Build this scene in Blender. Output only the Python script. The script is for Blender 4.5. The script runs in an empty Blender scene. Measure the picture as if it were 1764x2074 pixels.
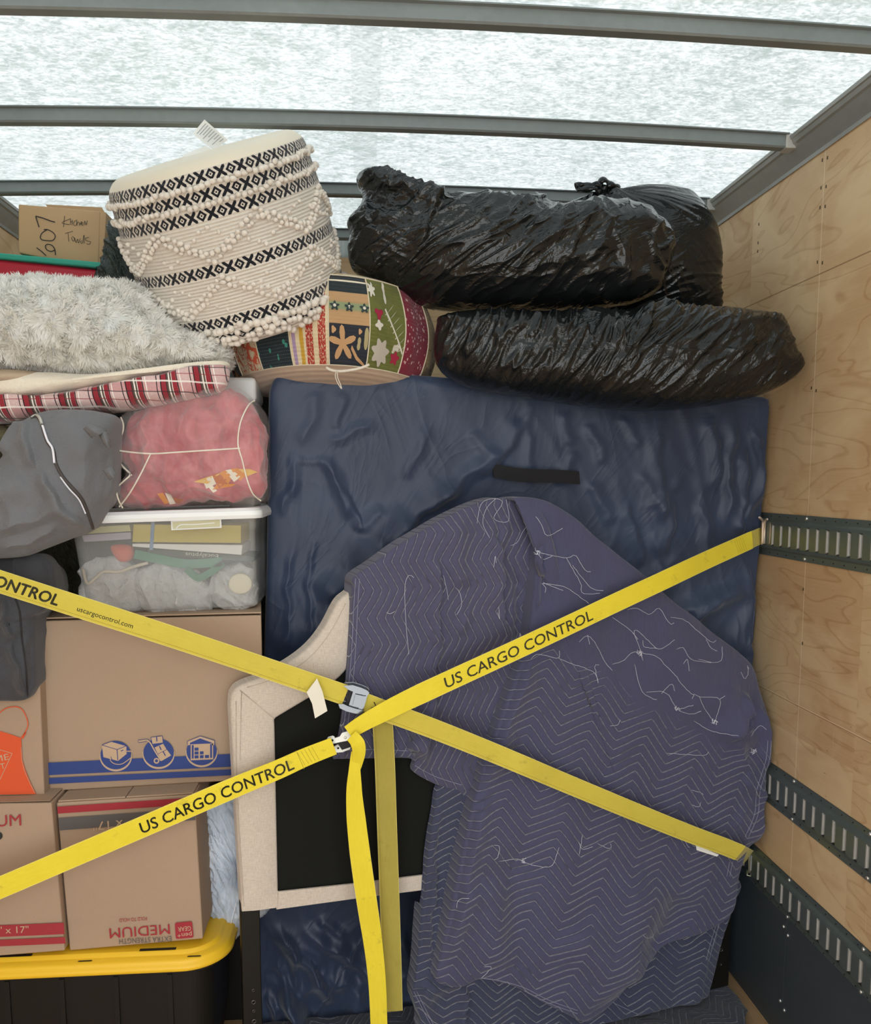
import bpy, bmesh, math, random
import numpy as np
from mathutils import Vector, Matrix

random.seed(7)
RNG = np.random.default_rng(11)
PI = math.pi

# ------------------------------------------------------------ camera, light, exposure
F = 1767.0                                   # focal length in pixels of the 1764 x 2074 frame
CZ = 1.648                                   # eye height above the load floor
TH = math.atan(201 / F)                      # pitch down
PS = math.atan(150 / F * math.cos(TH))       # yaw to the right
scene = bpy.context.scene
cd = bpy.data.cameras.new('camera')
cam = bpy.data.objects.new('camera', cd)
scene.collection.objects.link(cam)
cam.location = (0, 0, CZ)
cam.rotation_euler = (PI / 2 - TH, 0, -PS)
cd.sensor_fit = 'HORIZONTAL'
cd.sensor_width = 36
cd.lens = 36 * F / 1764
cd.shift_y = 139 / 1764
cd.clip_start = .02
scene.camera = cam
scene.cycles.diffuse_bounces = 8
scene.view_settings.view_transform = 'Standard'
scene.view_settings.look = 'None'
scene.view_settings.gamma = 1
scene.view_settings.use_curve_mapping = False
scene.view_settings.exposure = -0.12
SKY, GROUND = 4.3, 3.1                       # overcast daylight above, light ground seen through the open rear
w = bpy.data.worlds.new('world')
scene.world = w
w.use_nodes = True
wn = w.node_tree
wn.nodes.clear()
wo = wn.nodes.new('ShaderNodeOutputWorld')
wb = wn.nodes.new('ShaderNodeBackground')
tc = wn.nodes.new('ShaderNodeTexCoord')
sx = wn.nodes.new('ShaderNodeSeparateXYZ')
cr = wn.nodes.new('ShaderNodeValToRGB')
cr.color_ramp.elements[0].position = .47
cr.color_ramp.elements[0].color = (GROUND * .98 / 4, GROUND / 4, GROUND * .98 / 4, 1)
cr.color_ramp.elements[1].position = .56
cr.color_ramp.elements[1].color = (SKY * .96 / 4, SKY * 1.0 / 4, SKY * 1.03 / 4, 1)
mp = wn.nodes.new('ShaderNodeMath')
mp.operation = 'MULTIPLY_ADD'
mp.inputs[1].default_value = .5
mp.inputs[2].default_value = .5
wn.links.new(tc.outputs['Generated'], sx.inputs[0])
wn.links.new(sx.outputs[2], mp.inputs[0])
wn.links.new(mp.outputs[0], cr.inputs[0])
wn.links.new(cr.outputs[0], wb.inputs[0])
wb.inputs[1].default_value = 4.0
wn.links.new(wb.outputs[0], wo.inputs[0])

# ------------------------------------------------------------ geometry helpers
def ray(px, py):
    x = (np.asarray(px, float) - 882) / F
    u = (1176 - np.asarray(py, float)) / F
    fy = math.cos(TH) + u * math.sin(TH)
    z = -math.sin(TH) + u * math.cos(TH)
    return np.stack([x * math.cos(PS) + fy * math.sin(PS), -x * math.sin(PS) + fy * math.cos(PS), z], -1)

CAM = np.array([0, 0, CZ])
class Plane:
    """A plane in the truck; n points towards the rear door."""
    def __init__(s, p, n):
        s.p = np.array(p, float); s.n = np.array(n, float); s.n /= np.linalg.norm(s.n)
        if s.n[1] > 0: s.n = -s.n
    @staticmethod
    def through(a, b, c):
        a, b, c = (np.array(q, float) for q in (a, b, c))
        return Plane(a, np.cross(b - a, c - a))
    def off(s, d): return Plane(s.p + s.n * d, s.n)
    def hit(s, px, py):
        r = ray(px, py)
        t = ((s.p - CAM) @ s.n) / (r @ s.n)
        return CAM + r * np.asarray(t)[..., None]
def Y(y): return Plane((0, y, 0), (0, -1, 0))
def atX(px, py, X):
    r = ray(px, py); return CAM + r * (X / r[..., 0])[..., None]
def atZ(px, py, Z):
    r = ray(px, py); return CAM + r * ((Z - CZ) / r[..., 2])[..., None]

def _h(ix, iy, iz, k):
    n = (ix * 374761393 + iy * 668265263 + iz * 2147483647 + k * 974634777) & 0xffffffff
    n = ((n ^ (n >> 13)) * 1274126177) & 0xffffffff
    n = ((n ^ (n >> 16)) * 2246822519) & 0xffffffff
    return ((n ^ (n >> 15)) & 0xffff) / 65535.0
def noise3(P, k=0):
    """Gradient-like noise in -1..1, vectorised."""
    P = np.asarray(P, float); i = np.floor(P).astype(np.int64); f = P - i
    u = f * f * f * (f * (f * 6 - 15) + 10)
    out = 0
    for dx in (0, 1):
        for dy in (0, 1):
            for dz in (0, 1):
                a, b, c = i[..., 0] + dx, i[..., 1] + dy, i[..., 2] + dz
                gx, gy, gz = _h(a, b, c, k) * 2 - 1, _h(a, b, c, k + 1) * 2 - 1, _h(a, b, c, k + 2) * 2 - 1
                d = gx * (f[..., 0] - dx) + gy * (f[..., 1] - dy) + gz * (f[..., 2] - dz)
                wx = u[..., 0] if dx else 1 - u[..., 0]
                wy = u[..., 1] if dy else 1 - u[..., 1]
                wz = u[..., 2] if dz else 1 - u[..., 2]
                out = out + d * wx * wy * wz
    return out * 1.4
def fbm(P, o=4, k=0):
    s = 0; a = 1
    for q in range(o): s = s + a * noise3(P * 2 ** q + q * 7.3, k + q * 3); a *= .5
    return s
def ridge(P, o=4, k=0, sharp=1.0):
    s = 0; a = 1
    for q in range(o):
        s = s + a * (1 - np.clip(np.abs(noise3(P * 1.9 ** q + q * 5.1, k + q * 3)) * 2.2, 0, 1)) ** sharp
        a *= .5
    return s

def rotv(v, deg):
    a = math.radians(deg); return np.array([v[0] * math.cos(a) - v[1] * math.sin(a), v[0] * math.sin(a) + v[1] * math.cos(a)])
def catmull(pts, n, closed=True):
    """n points along a smooth curve through pts, spaced by length."""
    P = np.array(pts, float); m = len(P); out = []
    segs = m if closed else m - 1
    for i in range(segs):
        if closed: p0, p1, p2, p3 = P[(i - 1) % m], P[i], P[(i + 1) % m], P[(i + 2) % m]
        else: p0, p1, p2, p3 = P[max(i - 1, 0)], P[i], P[i + 1], P[min(i + 2, m - 1)]
        t = np.linspace(0, 1, 16, endpoint=False)[:, None]
        out.append(.5 * (2 * p1 + (p2 - p0) * t + (2 * p0 - 5 * p1 + 4 * p2 - p3) * t ** 2 + (3 * p1 - p0 - 3 * p2 + p3) * t ** 3))
    out = np.concatenate(out)
    if closed: out = np.vstack([out, out[:1]])
    else: out = np.vstack([out, P[-1:]])
    d = np.r_[0, np.cumsum(np.linalg.norm(np.diff(out, axis=0), axis=1))]
    t = np.linspace(0, d[-1], n, endpoint=not closed)
    return np.stack([np.interp(t, d, out[:, k]) for k in range(out.shape[1])], -1)

col = scene.collection
def tag(o, label=None, cat=None, group=None, kind=None):
    if label: o['label'] = label
    if cat: o['category'] = cat
    if group: o['group'] = group
    if kind: o['kind'] = kind
    return o
def empty(name, loc, label, cat, group=None):
    o = bpy.data.objects.new(name, None); col.objects.link(o); o.location = Vector([float(c) for c in loc]); o.empty_display_size = .1
    return tag(o, label, cat, group)
def mesh_obj(name, V, Fc, mat, parent=None, uv=None, smooth=True, attrs=None, midx=None):
    me = bpy.data.meshes.new(name)
    me.from_pydata([tuple(map(float, v)) for v in V], [], [tuple(int(i) for i in f) for f in Fc])
    mats = mat if isinstance(mat, (list, tuple)) else [mat]
    for m_ in mats: me.materials.append(m_)
    if midx is not None: me.polygons.foreach_set('material_index', np.asarray(midx, dtype=np.int32))
    if smooth: me.polygons.foreach_set('use_smooth', np.ones(len(me.polygons), dtype=bool))
    if uv is not None:
        l = me.uv_layers.new(name='UVMap'); vi = np.zeros(len(me.loops), dtype=np.int32)
        me.loops.foreach_get('vertex_index', vi)
        l.data.foreach_set('uv', np.asarray(uv, dtype=np.float32)[vi].ravel())
    if attrs:
        for k, a in attrs.items():
            at = me.attributes.new(k, 'FLOAT', 'POINT'); at.data.foreach_set('value', np.asarray(a, dtype=np.float32))
    me.update()
    o = bpy.data.objects.new(name, me); col.objects.link(o)
    if parent is not None:
        o.parent = parent
        L = parent.location if parent.type == 'EMPTY' else Vector((0, 0, 0))
        if parent.type != 'EMPTY' and parent.parent is None: L = Vector((0, 0, 0))
        o.matrix_parent_inverse = Matrix.Translation(-L) if parent.type == 'EMPTY' else Matrix.Identity(4)
    return o
def grid_faces(nu, nv, wrap=False, base=0):
    Fc = []
    for i in range(nu if wrap else nu - 1):
        for j in range(nv - 1):
            a = i * nv + j; b = ((i + 1) % nu) * nv + j
            Fc.append((base + a, base + b, base + b + 1, base + a + 1))
    return Fc
class MB:
    """Collects shapes into ONE mesh."""
    def __init__(s): s.V = []; s.F = []; s.U = []; s.M = []
    def add(s, V, Fc, uv=None, mi=0):
        b = len(s.V); V = [tuple(map(float, v)) for v in V]; s.V += V
        s.F += [tuple(int(i) + b for i in f) for f in Fc]; s.M += [mi] * len(Fc)
        s.U += [tuple(u) for u in uv] if uv is not None else [(v[0], v[2]) for v in V]
        return s
    def hexa(s, c, mi=0):
        """c = 8 corners: front quad (4) then back quad (4)."""
        return s.add(c, [(0, 1, 2, 3), (7, 6, 5, 4), (0, 4, 5, 1), (1, 5, 6, 2), (2, 6, 7, 3), (3, 7, 4, 0)], mi=mi)
    def box(s, lo, hi, mi=0):
        (x0, y0, z0), (x1, y1, z1) = lo, hi
        return s.hexa([(x0, y0, z0), (x1, y0, z0), (x1, y0, z1), (x0, y0, z1), (x0, y1, z0), (x1, y1, z0), (x1, y1, z1), (x0, y1, z1)], mi)
    def tube(s, pts, r, n=8, closed=False, flat=1.0, mi=0, up=(0, 0, 1)):
        P = np.array(pts, float); m = len(P)
        if closed: T = np.roll(P, -1, 0) - np.roll(P, 1, 0)
        else: T = np.gradient(P, axis=0)
        T /= np.linalg.norm(T, axis=1)[:, None] + 1e-9
        rr = np.broadcast_to(np.asarray(r, float), (m,))
        ref = np.array(up, float); V = []; U = []
        for i in range(m):
            a = ref - T[i] * (ref @ T[i])
            if np.linalg.norm(a) < 1e-4: a = np.cross(T[i], (1, 0, 0))
            a /= np.linalg.norm(a); ref = a; b = np.cross(T[i], a)
            for k in range(n):
                t = 2 * PI * k / n; V.append(P[i] + rr[i] * (math.cos(t) * a + flat * math.sin(t) * b)); U.append((i / m, k / n))
        Fc = []
        for i in range(m if closed else m - 1):
            for k in range(n):
                j = (i + 1) % m; Fc.append((i * n + k, j * n + k, j * n + (k + 1) % n, i * n + (k + 1) % n))
        if not closed: Fc += [tuple(range(n))[::-1], tuple((m - 1) * n + k for k in range(n))]
        return s.add(V, Fc, U, mi)
    def poly(s, pts, mi=0): return s.add(pts, [tuple(range(len(pts)))], mi=mi)
    def build(s, name, mat, parent=None, smooth=False, bevel=0, seg=2, tri=False, weld=False):
        o = mesh_obj(name, s.V, s.F, mat, parent, uv=s.U, smooth=smooth, midx=s.M)
        if tri or weld:
            bm = bmesh.new(); bm.from_mesh(o.data)
            if weld: bmesh.ops.remove_doubles(bm, verts=bm.verts, dist=1e-5)
            if tri: bmesh.ops.triangulate(bm, faces=bm.faces)
            bm.to_mesh(o.data); bm.free()
        if bevel:
            m_ = o.modifiers.new('bevel', 'BEVEL'); m_.width = bevel; m_.segments = seg; m_.limit_method = 'ANGLE'; m_.angle_limit = .6
            o.data.polygons.foreach_set('use_smooth', np.ones(len(o.data.polygons), dtype=bool))
            w_ = o.modifiers.new('weighted', 'WEIGHTED_NORMAL')
        return o
    def sphere(s, c, r, nu=8, nv=6, mi=0):
        V = []
        r = np.broadcast_to(np.asarray(r, float), (3,))
        for i in range(nu):
            for j in range(nv):
                a = 2 * PI * i / nu; b = PI * j / (nv - 1)
                V.append((c[0] + r[0] * math.sin(b) * math.cos(a), c[1] + r[1] * math.sin(b) * math.sin(a), c[2] + r[2] * math.cos(b)))
        return s.add(V, grid_faces(nu, nv, True), mi=mi)

def blob(name, outline, plane, Tf, Tb, mat, parent=None, n=2.2, nb=2.2, N=260, R=40, center=None, disp=None, attr=None, closed_back=True, lip=0, pn=None, rot=0, smooth_outline=True):
    """A soft closed volume whose rim follows `outline` at the given plane, bulging Tf towards the rear door and Tb away from it."""
    o2 = catmull(outline, N) if smooth_outline else np.array(outline, float)
    c = np.array(center if center is not None else o2.mean(0), float)
    t = np.linspace(0, 1, R); s = np.sin(t * PI / 2) ** .9
    B = plane.hit(o2[:, 0], o2[:, 1]); C = plane.hit(c[0], c[1])
    V, PX, S = [], [], []
    def layer(T, e, sgn, ss):
        P = C + (B - C)[:, None, :] * ss[None, :, None]
        q = T * np.clip(1 - ss ** e, 0, 1) ** (1 / e)
        P = P + plane.n * sgn * q[None, :, None]
        return P
    Pf = layer(Tf, n, 1, s)
    px = c + (o2 - c)[:, None, :] * s[None, :, None]
    V.append(Pf.reshape(-1, 3)); PX.append(px.reshape(-1, 2)); S.append(np.tile(s, N))
    Fc = grid_faces(N, R, True)
    Fc = [f[::-1] for f in Fc]
    if closed_back:
        sb = s[:-1][::2]; Rb = len(sb)
        Pb = layer(Tb, nb, -1, sb); base = N * R
        V.append(Pb.reshape(-1, 3)); pxb = c + (o2 - c)[:, None, :] * sb[None, :, None]; PX.append(pxb.reshape(-1, 2)); S.append(np.tile(sb, N))
        Fc += grid_faces(N, Rb, True, base)
        for i in range(N):
            j = (i + 1) % N; Fc.append((base + i * Rb + Rb - 1, base + j * Rb + Rb - 1, j * R + R - 1, i * R + R - 1))
    elif lip:
        base = N * R
        V.append(B - plane.n * lip); PX.append(o2); S.append(np.ones(N))
        for i in range(N):
            j = (i + 1) % N; Fc.append((i * R + R - 1, base + i, base + j, j * R + R - 1))
    V = np.concatenate(V); PX = np.concatenate(PX); S = np.concatenate(S)
    side = np.ones(len(V)); side[N * R:] = -1 if closed_back else 1
    a_, b_, c_ = (V[Fc[R // 2][k]] for k in range(3))
    if np.cross(b_ - a_, c_ - a_) @ plane.n < 0: Fc = [f[::-1] for f in Fc]
    me = bpy.data.meshes.new('t'); me.from_pydata([tuple(v) for v in V], [], Fc); me.update()
    nr = np.zeros(len(V) * 3); me.vertices.foreach_get('normal', nr); nr = nr.reshape(-1, 3); bpy.data.meshes.remove(me)
    if disp is not None:
        d = disp(PX, V, S, side)
        V = V + nr * d[:, None]
    ax = np.cross(plane.n, (0, 0, 1)); ax /= np.linalg.norm(ax)
    if ax[0] < 0: ax = -ax
    uv = np.stack([(V - CAM) @ ax, V[:, 2]], -1)
    at = {k: f(PX, V) for k, f in (attr or {}).items()}
    ob = mesh_obj(name, V, Fc, mat, parent, uv=uv, attrs=at)
    bm = bmesh.new(); bm.from_mesh(ob.data); bmesh.ops.remove_doubles(bm, verts=bm.verts, dist=1e-6); bm.to_mesh(ob.data); bm.free()
    return ob

def project(P):
    d = np.asarray(P, float) - CAM; xc = d[:, 0] * math.cos(PS) - d[:, 1] * math.sin(PS); yg = d[:, 0] * math.sin(PS) + d[:, 1] * math.cos(PS)
    fw = yg * math.cos(TH) - d[:, 2] * math.sin(TH); up = yg * math.sin(TH) + d[:, 2] * math.cos(TH)
    return np.stack([882 + F * xc / fw, 1176 - F * up / fw], -1)
def inside(Q, poly):
    poly = np.array(poly, float); r = np.zeros(len(Q), bool); j = len(poly) - 1
    for i in range(len(poly)):
        (xi, yi), (xj, yj) = poly[i], poly[j]; c = ((yi > Q[:, 1]) != (yj > Q[:, 1])) & (Q[:, 0] < (xj - xi) * (Q[:, 1] - yi) / (yj - yi + 1e-12) + xi); r ^= c; j = i
    return r
def refit(o, fn):
    n = len(o.data.vertices); c = np.zeros(n * 3); o.data.vertices.foreach_get('co', c); c = fn(c.reshape(-1, 3)); o.data.vertices.foreach_set('co', c.ravel()); o.data.update()
def creases(PX, segs):
    """Folds: (x0, y0, x1, y1, width, height, kind); kind 0 = soft ridge, 1 = sharp ridge, 2 = step (raised to the left of the line)."""
    d = np.zeros(len(PX))
    for sg in segs:
        x0, y0, x1, y1, wd, am = sg[:6]; k = sg[6] if len(sg) > 6 else 0
        v = np.array([x1 - x0, y1 - y0], float); L = np.linalg.norm(v); v /= L
        q = PX - (x0, y0); t = q @ v; sd = q @ np.array([-v[1], v[0]])
        # gentle meander of each fold line
        sd = sd + 4.0 * np.sin(t / 23.0 + x0) + 2.0 * np.sin(t / 9.0 + y0)
        fade = np.clip(t / (L * .22), 0, 1) * np.clip((L - t) / (L * .22), 0, 1)
        fade = fade * fade * (3 - 2 * fade)
        if k == 0: pr = np.exp(-(sd / wd) ** 2)
        elif k == 1: pr = np.clip(1 - np.abs(sd) / wd, 0, 1) ** 1.3
        else: pr = np.where(sd > 0, np.exp(-(sd / wd) ** 2), np.exp(-(sd / (wd * .18)) ** 2))
        d += am * pr * fade
    return d

# flat print and handwriting lying on a surface plane
def strokes(mb, lines, plane, wpx, mi=0):
    for ln in lines:
        P = np.array(ln, float)
        if len(P) > 2: P = catmull(P, max(8, len(P) * 5), closed=False)
        T = np.gradient(P, axis=0); T /= np.linalg.norm(T, axis=1)[:, None] + 1e-9
        Nn = np.stack([-T[:, 1], T[:, 0]], -1)
        A = P + Nn * wpx / 2; B = P - Nn * wpx / 2
        V = np.concatenate([plane.hit(A[:, 0], A[:, 1]), plane.hit(B[:, 0], B[:, 1])]); m = len(P)
        mb.add(V, [(i, i + 1, m + i + 1, m + i) for i in range(m - 1)], mi=mi)
def polyprint(mb, poly, plane, mi=0):
    P = np.array(poly, float); mb.add(plane.hit(P[:, 0], P[:, 1]), [tuple(range(len(P)))], mi=mi)
def circ(cx, cy, rx, ry=None, n=40, a0=0, a1=360):
    ry = rx if ry is None else ry
    t = np.radians(np.linspace(a0, a1, n, endpoint=(a1 - a0) % 360 != 0)); return [(cx + rx * math.cos(a), cy + ry * math.sin(a)) for a in t]
_tc = {}
def text_mesh(s, bold=0.0, shear=0.0):
    key = (s, bold, shear)
    if key in _tc: return _tc[key]
    cu = bpy.data.curves.new('t', 'FONT'); cu.body = s; cu.size = 1; cu.offset = bold; cu.shear = shear; cu.resolution_u = 3
    o = bpy.data.objects.new('t', cu); col.objects.link(o); dg = bpy.context.evaluated_depsgraph_get(); dg.update()
    me = bpy.data.meshes.new_from_object(o.evaluated_get(dg))
    V = np.array([v.co[:2] for v in me.vertices]); Fc = [tuple(p.vertices) for p in me.polygons]
    bpy.data.objects.remove(o); bpy.data.curves.remove(cu); bpy.data.meshes.remove(me)
    V[:, 0] -= V[:, 0].min(); _tc[key] = (V, Fc); return V, Fc
CAPH = .69
def text_px(mb, s, p0, p1, hpx, plane, bold=0.0, shear=0.0, mi=0):
    """Text from p0 to p1 along its baseline, capitals hpx high."""
    V, Fc = text_mesh(s, bold, shear); p0 = np.array(p0, float); p1 = np.array(p1, float)
    L = np.linalg.norm(p1 - p0); d = (p1 - p0) / L; up = np.array([d[1], -d[0]])
    Q = p0 + d * (V[:, :1] / V[:, 0].max() * L) + up * (V[:, 1:2] / CAPH * hpx)
    mb.add(plane.hit(Q[:, 0], Q[:, 1]), Fc, mi=mi)

# ------------------------------------------------------------ material helpers
def lin(c):
    if isinstance(c, str): c = tuple(int(c[i:i + 2], 16) for i in (0, 2, 4))
    r = [x / 255 for x in c[:3]]
    return tuple([x / 12.92 if x <= .04045 else ((x + .055) / 1.055) ** 2.4 for x in r] + [1])
class E:
    """Arithmetic on shader sockets."""
    def __init__(s, m, k): s.m = m; s.k = k
    def _b(s, op, *a): return s.m.math(op, s, *a)
    def __add__(s, o): return s._b('ADD', o)
    __radd__ = __add__
    def __sub__(s, o): return s._b('SUBTRACT', o)
    def __rsub__(s, o): return s.m.math('SUBTRACT', o, s)
    def __mul__(s, o): return s._b('MULTIPLY', o)
    __rmul__ = __mul__
    def __truediv__(s, o): return s._b('DIVIDE', o)
    def __neg__(s): return s * -1
    def abs(s): return s._b('ABSOLUTE')
    def frac(s): return s._b('FRACT')
    def floor(s): return s._b('FLOOR')
    def sin(s): return s._b('SINE')
    def pow(s, e): return s._b('POWER', e)
    def lt(s, o): return s._b('LESS_THAN', o)
    def gt(s, o): return s._b('GREATER_THAN', o)
    def min(s, o): return s._b('MINIMUM', o)
    def max(s, o): return s._b('MAXIMUM', o)
    def clamp(s): return s.max(0).min(1)
    def tri(s): return (s.frac() - .5).abs() * 2          # 1..0..1 over one period
    def step(s, lo, hi):
        n = s.m.nt.nodes.new('ShaderNodeMapRange'); n.interpolation_type = 'SMOOTHSTEP'
        s.m.put(n.inputs[0], s); n.inputs[1].default_value = lo; n.inputs[2].default_value = hi
        return E(s.m, n.outputs[0])
    def between(s, a, b): return s.gt(a) * s.lt(b)
class Mat:
    def __init__(s, name):
        s.mat = bpy.data.materials.new(name); s.mat.use_nodes = True; s.nt = s.mat.node_tree; s.nt.nodes.clear()
        s.out = s.nt.nodes.new('ShaderNodeOutputMaterial'); s.cache = {}
    def put(s, sock, v):
        if isinstance(v, E): s.nt.links.new(v.k, sock)
        elif isinstance(v, (int, float)): sock.default_value = v
        elif isinstance(v, (tuple, list)): sock.default_value = v
        else: s.nt.links.new(v, sock)
    def math(s, op, *a):
        n = s.nt.nodes.new('ShaderNodeMath'); n.operation = op
        for i, v in enumerate(a): s.put(n.inputs[i], v)
        return E(s, n.outputs[0])
    def node(s, t, **kw):
        n = s.nt.nodes.new(t)
        for k, v in kw.items(): setattr(n, k, v)
        return n
    def xyz(s):
        if 'xyz' not in s.cache:
            t = s.node('ShaderNodeTexCoord'); q = s.node('ShaderNodeSeparateXYZ'); s.nt.links.new(t.outputs['Object'], q.inputs[0])
            s.cache['xyz'] = [E(s, o) for o in q.outputs]; s.cache['ov'] = t.outputs['Object']
        return s.cache['xyz']
    def ov(s): s.xyz(); return s.cache['ov']
    def uv(s):
        if 'uv' not in s.cache:
            t = s.node('ShaderNodeTexCoord'); q = s.node('ShaderNodeSeparateXYZ'); s.nt.links.new(t.outputs['UV'], q.inputs[0])
            s.cache['uv'] = [E(s, o) for o in q.outputs[:2]]
        return s.cache['uv']
    def attr(s, n):
        a = s.node('ShaderNodeAttribute'); a.attribute_name = n; return E(s, a.outputs['Fac'])
    def vec(s, x, y, z=0.0):
        n = s.node('ShaderNodeCombineXYZ')
        for i, v in enumerate((x, y, z)): s.put(n.inputs[i], v)
        return n.outputs[0]
    def noise(s, v=None, scale=5, detail=3, rough=.5, dist=0.0):
        n = s.node('ShaderNodeTexNoise'); s.nt.links.new(v if v is not None else s.ov(), n.inputs['Vector'])
        n.inputs['Scale'].default_value = scale; n.inputs['Detail'].default_value = detail; n.inputs['Roughness'].default_value = rough; n.inputs['Distortion'].default_value = dist
        return E(s, n.outputs[0])
    def vor(s, v=None, scale=5, feature='F1', rnd=1.0):
        n = s.node('ShaderNodeTexVoronoi'); n.feature = feature; s.nt.links.new(v if v is not None else s.ov(), n.inputs['Vector'])
        n.inputs['Scale'].default_value = scale; n.inputs['Randomness'].default_value = rnd
        return E(s, n.outputs['Distance'])
    def mix(s, f, a, b):
        n = s.node('ShaderNodeMix'); n.data_type = 'RGBA'; s.put(n.inputs[0], f)
        s.put(n.inputs[6], lin(a) if isinstance(a, (str, tuple)) else a); s.put(n.inputs[7], lin(b) if isinstance(b, (str, tuple)) else b)
        return n.outputs[2]
    def bsdf(s, color, rough=.6, metal=0.0, bump=None, bs=.3, bd=.01, spec=.5, sheen=0.0, coat=0.0, trans=0.0, alpha=1.0, aniso=0.0, ior=1.45, bump2=None, b2=(.3, .01)):
        p = s.node('ShaderNodeBsdfPrincipled'); s.p = p
        s.put(p.inputs['Base Color'], lin(color) if isinstance(color, (str, tuple)) else color)
        s.put(p.inputs['Roughness'], rough); s.put(p.inputs['Metallic'], metal); p.inputs['Specular IOR Level'].default_value = spec
        p.inputs['IOR'].default_value = ior
        if sheen: p.inputs['Sheen Weight'].default_value = sheen
        if coat: p.inputs['Coat Weight'].default_value = coat
        if trans: p.inputs['Transmission Weight'].default_value = trans
        s.put(p.inputs['Alpha'], alpha)
        nn = None
        if bump2 is not None:
            b = s.node('ShaderNodeBump'); b.inputs['Strength'].default_value = b2[0]; b.inputs['Distance'].default_value = b2[1]; s.put(b.inputs['Height'], bump2); nn = b
        if bump is not None:
            b = s.node('ShaderNodeBump'); b.inputs['Strength'].default_value = bs; b.inputs['Distance'].default_value = bd; s.put(b.inputs['Height'], bump)
            if nn is not None: s.nt.links.new(nn.outputs[0], b.inputs['Normal'])
            nn = b
        if nn is not None: s.nt.links.new(nn.outputs[0], p.inputs['Normal'])
        s.nt.links.new(p.outputs[0], s.out.inputs[0]); return s.mat
def plain(name, c, rough=.6, **kw): return Mat(name).bsdf(c, rough, **kw)
# ============================================================ the truck body
WX = 1.22; YB = -.9; YF = 3.58; ZT = 2.525
def wood_mat(name, ygrid, base=('dcc29a', 'd0b085', 'ba9268')):
    m = Mat(name); x, y, z = m.xyz()
    # veneer sheets: joints along the truck and across it give each field its own grain
    cy = (y * 1.42 + .13).floor(); row = z.gt(.93) + z.gt(1.6) + z.gt(2.16)
    row2 = row * 17.3 + cy * 5.7
    low = m.noise(m.vec(y * .55 + row2, z * 1.6 + row2 * .37, 0.0), 1.7, 3, .55, .9)
    rings = (low * 13.0).frac()
    edge = rings.step(.0, .07) * (1 - rings.step(.82, 1.0))
    fine = m.noise(m.vec(y * 3.0, z * 60.0, row2), 3.0, 4, .6)
    patch = m.noise(m.vec(row2 * 3.1, cy * 2.3 + .5, row * 1.7), 1.0, 0)
    blot = m.noise(m.vec(y * 1.5, z * 2.2, row2), 2.2, 3, .6, .6)
    f = (edge * .25 + fine * .35 + patch * .5 + blot.step(.42, .66) * .5 - .18).clamp()
    c = m.mix(f, base[2], base[0])
    c = m.mix((blot * fine * 1.6 - .3).clamp() * .6, c, base[1])
    # dark ring lines, knots and scuffs
    c = m.mix((1 - edge) * .20 * (m.noise(m.vec(y * 3, z * 9, row2), 3, 2)), c, '8a6038')
    sc = m.noise(m.vec(y * 9.0, z * 26.0, 3.0), 2.2, 5, .72)
    c = m.mix(sc.step(.66, .72) * .55 * (1 - z.step(1.1, 2.3) * .8), c, '6e5638')
    scr = m.noise(m.vec(y * 70.0, z * 3.0, 9.0), 1.6, 2, .6)
    c = m.mix(scr.step(.74, .78) * .45, c, 'e6d2b2')
    jy = ((y - 2.305).abs().lt(.0012)) + ((y - 1.55).abs().lt(.0012)) + ((y - 2.684).abs().lt(.0009)) * z.gt(1.7)
    jz = ((z - 2.196 - (y - 2.3) * .0).abs().lt(.0016)) * 1.0 + ((z - 1.02).abs().lt(.0018))
    c = m.mix(((y - 2.305).abs().lt(.0018)) * .6, c, 'f0dfc2')
    c = m.mix(jz.clamp() * .7, c, '74532f')
    c = m.mix((z - 1.0215).abs().lt(.0012) * .8, c, 'f3dcb8')
    return m.bsdf(c, .52, bump=fine * .4 + edge * .2, bs=.15, bd=.002, spec=.35)
M_WOOD = wood_mat('plywood', 1)
def roof_mat():
    m = Mat('fibreglass roof'); x, y, z = m.xyz()
    n1 = m.noise(m.vec(x * 1.0, y * 1.6, 0.0), 16, 4, .7, .5)
    n2 = m.noise(m.vec(x * 1.0, y * 1.5, 7.0), 62, 3, .65, .7)
    n3 = m.noise(m.vec(x, y, 3.0), 2.2, 2, .5)
    f = ((n1 * .6 + n2 * .8 + n3 * .25) - .52)
    c = m.mix(f.step(.10, .50), 'b9c5c0', 'fdfffe')
    big = m.noise(m.vec(x * 1.0, y * 2.4, 1.0), 2.1, 3, .55, .4).step(.66, .72)  # bright sun patches through leaf gaps, painted into the roof colour
    c = m.mix(big, c, 'ffffff')
    wv = ((x * 260).sin() * (y * 300).sin() * .5 + .5)
    c = m.mix((x - .02).abs().lt(.035) * (.15 + wv * .2), c, 'aab6b2')
    c = m.mix(.655, c, '000000')
    t = m.node('ShaderNodeBsdfTranslucent'); d = m.node('ShaderNodeBsdfDiffuse')
    m.put(t.inputs[0], c); m.put(d.inputs[0], lin('dfe8e4'))
    mx = m.node('ShaderNodeMixShader'); mx.inputs[0].default_value = .22
    m.nt.links.new(t.outputs[0], mx.inputs[1]); m.nt.links.new(d.outputs[0], mx.inputs[2]); m.nt.links.new(mx.outputs[0], m.out.inputs[0])
    return m.mat
M_ROOF = roof_mat()
def metal(name, c, rough=.35, met=.85, sc=40):
    m = Mat(name); n = m.noise(None, sc, 4, .6); n2 = m.noise(None, 6, 3)
    cc = m.mix((n * .6 + n2 * .6 - .25).clamp(), tuple(int(v * .82) for v in c), c)
    return m.bsdf(cc, n * .2 + rough - .1, metal=met, bump=n, bs=.04, bd=.001)
M_ALU = metal('painted roof bow', (142, 150, 149), .5, .3)
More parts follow.
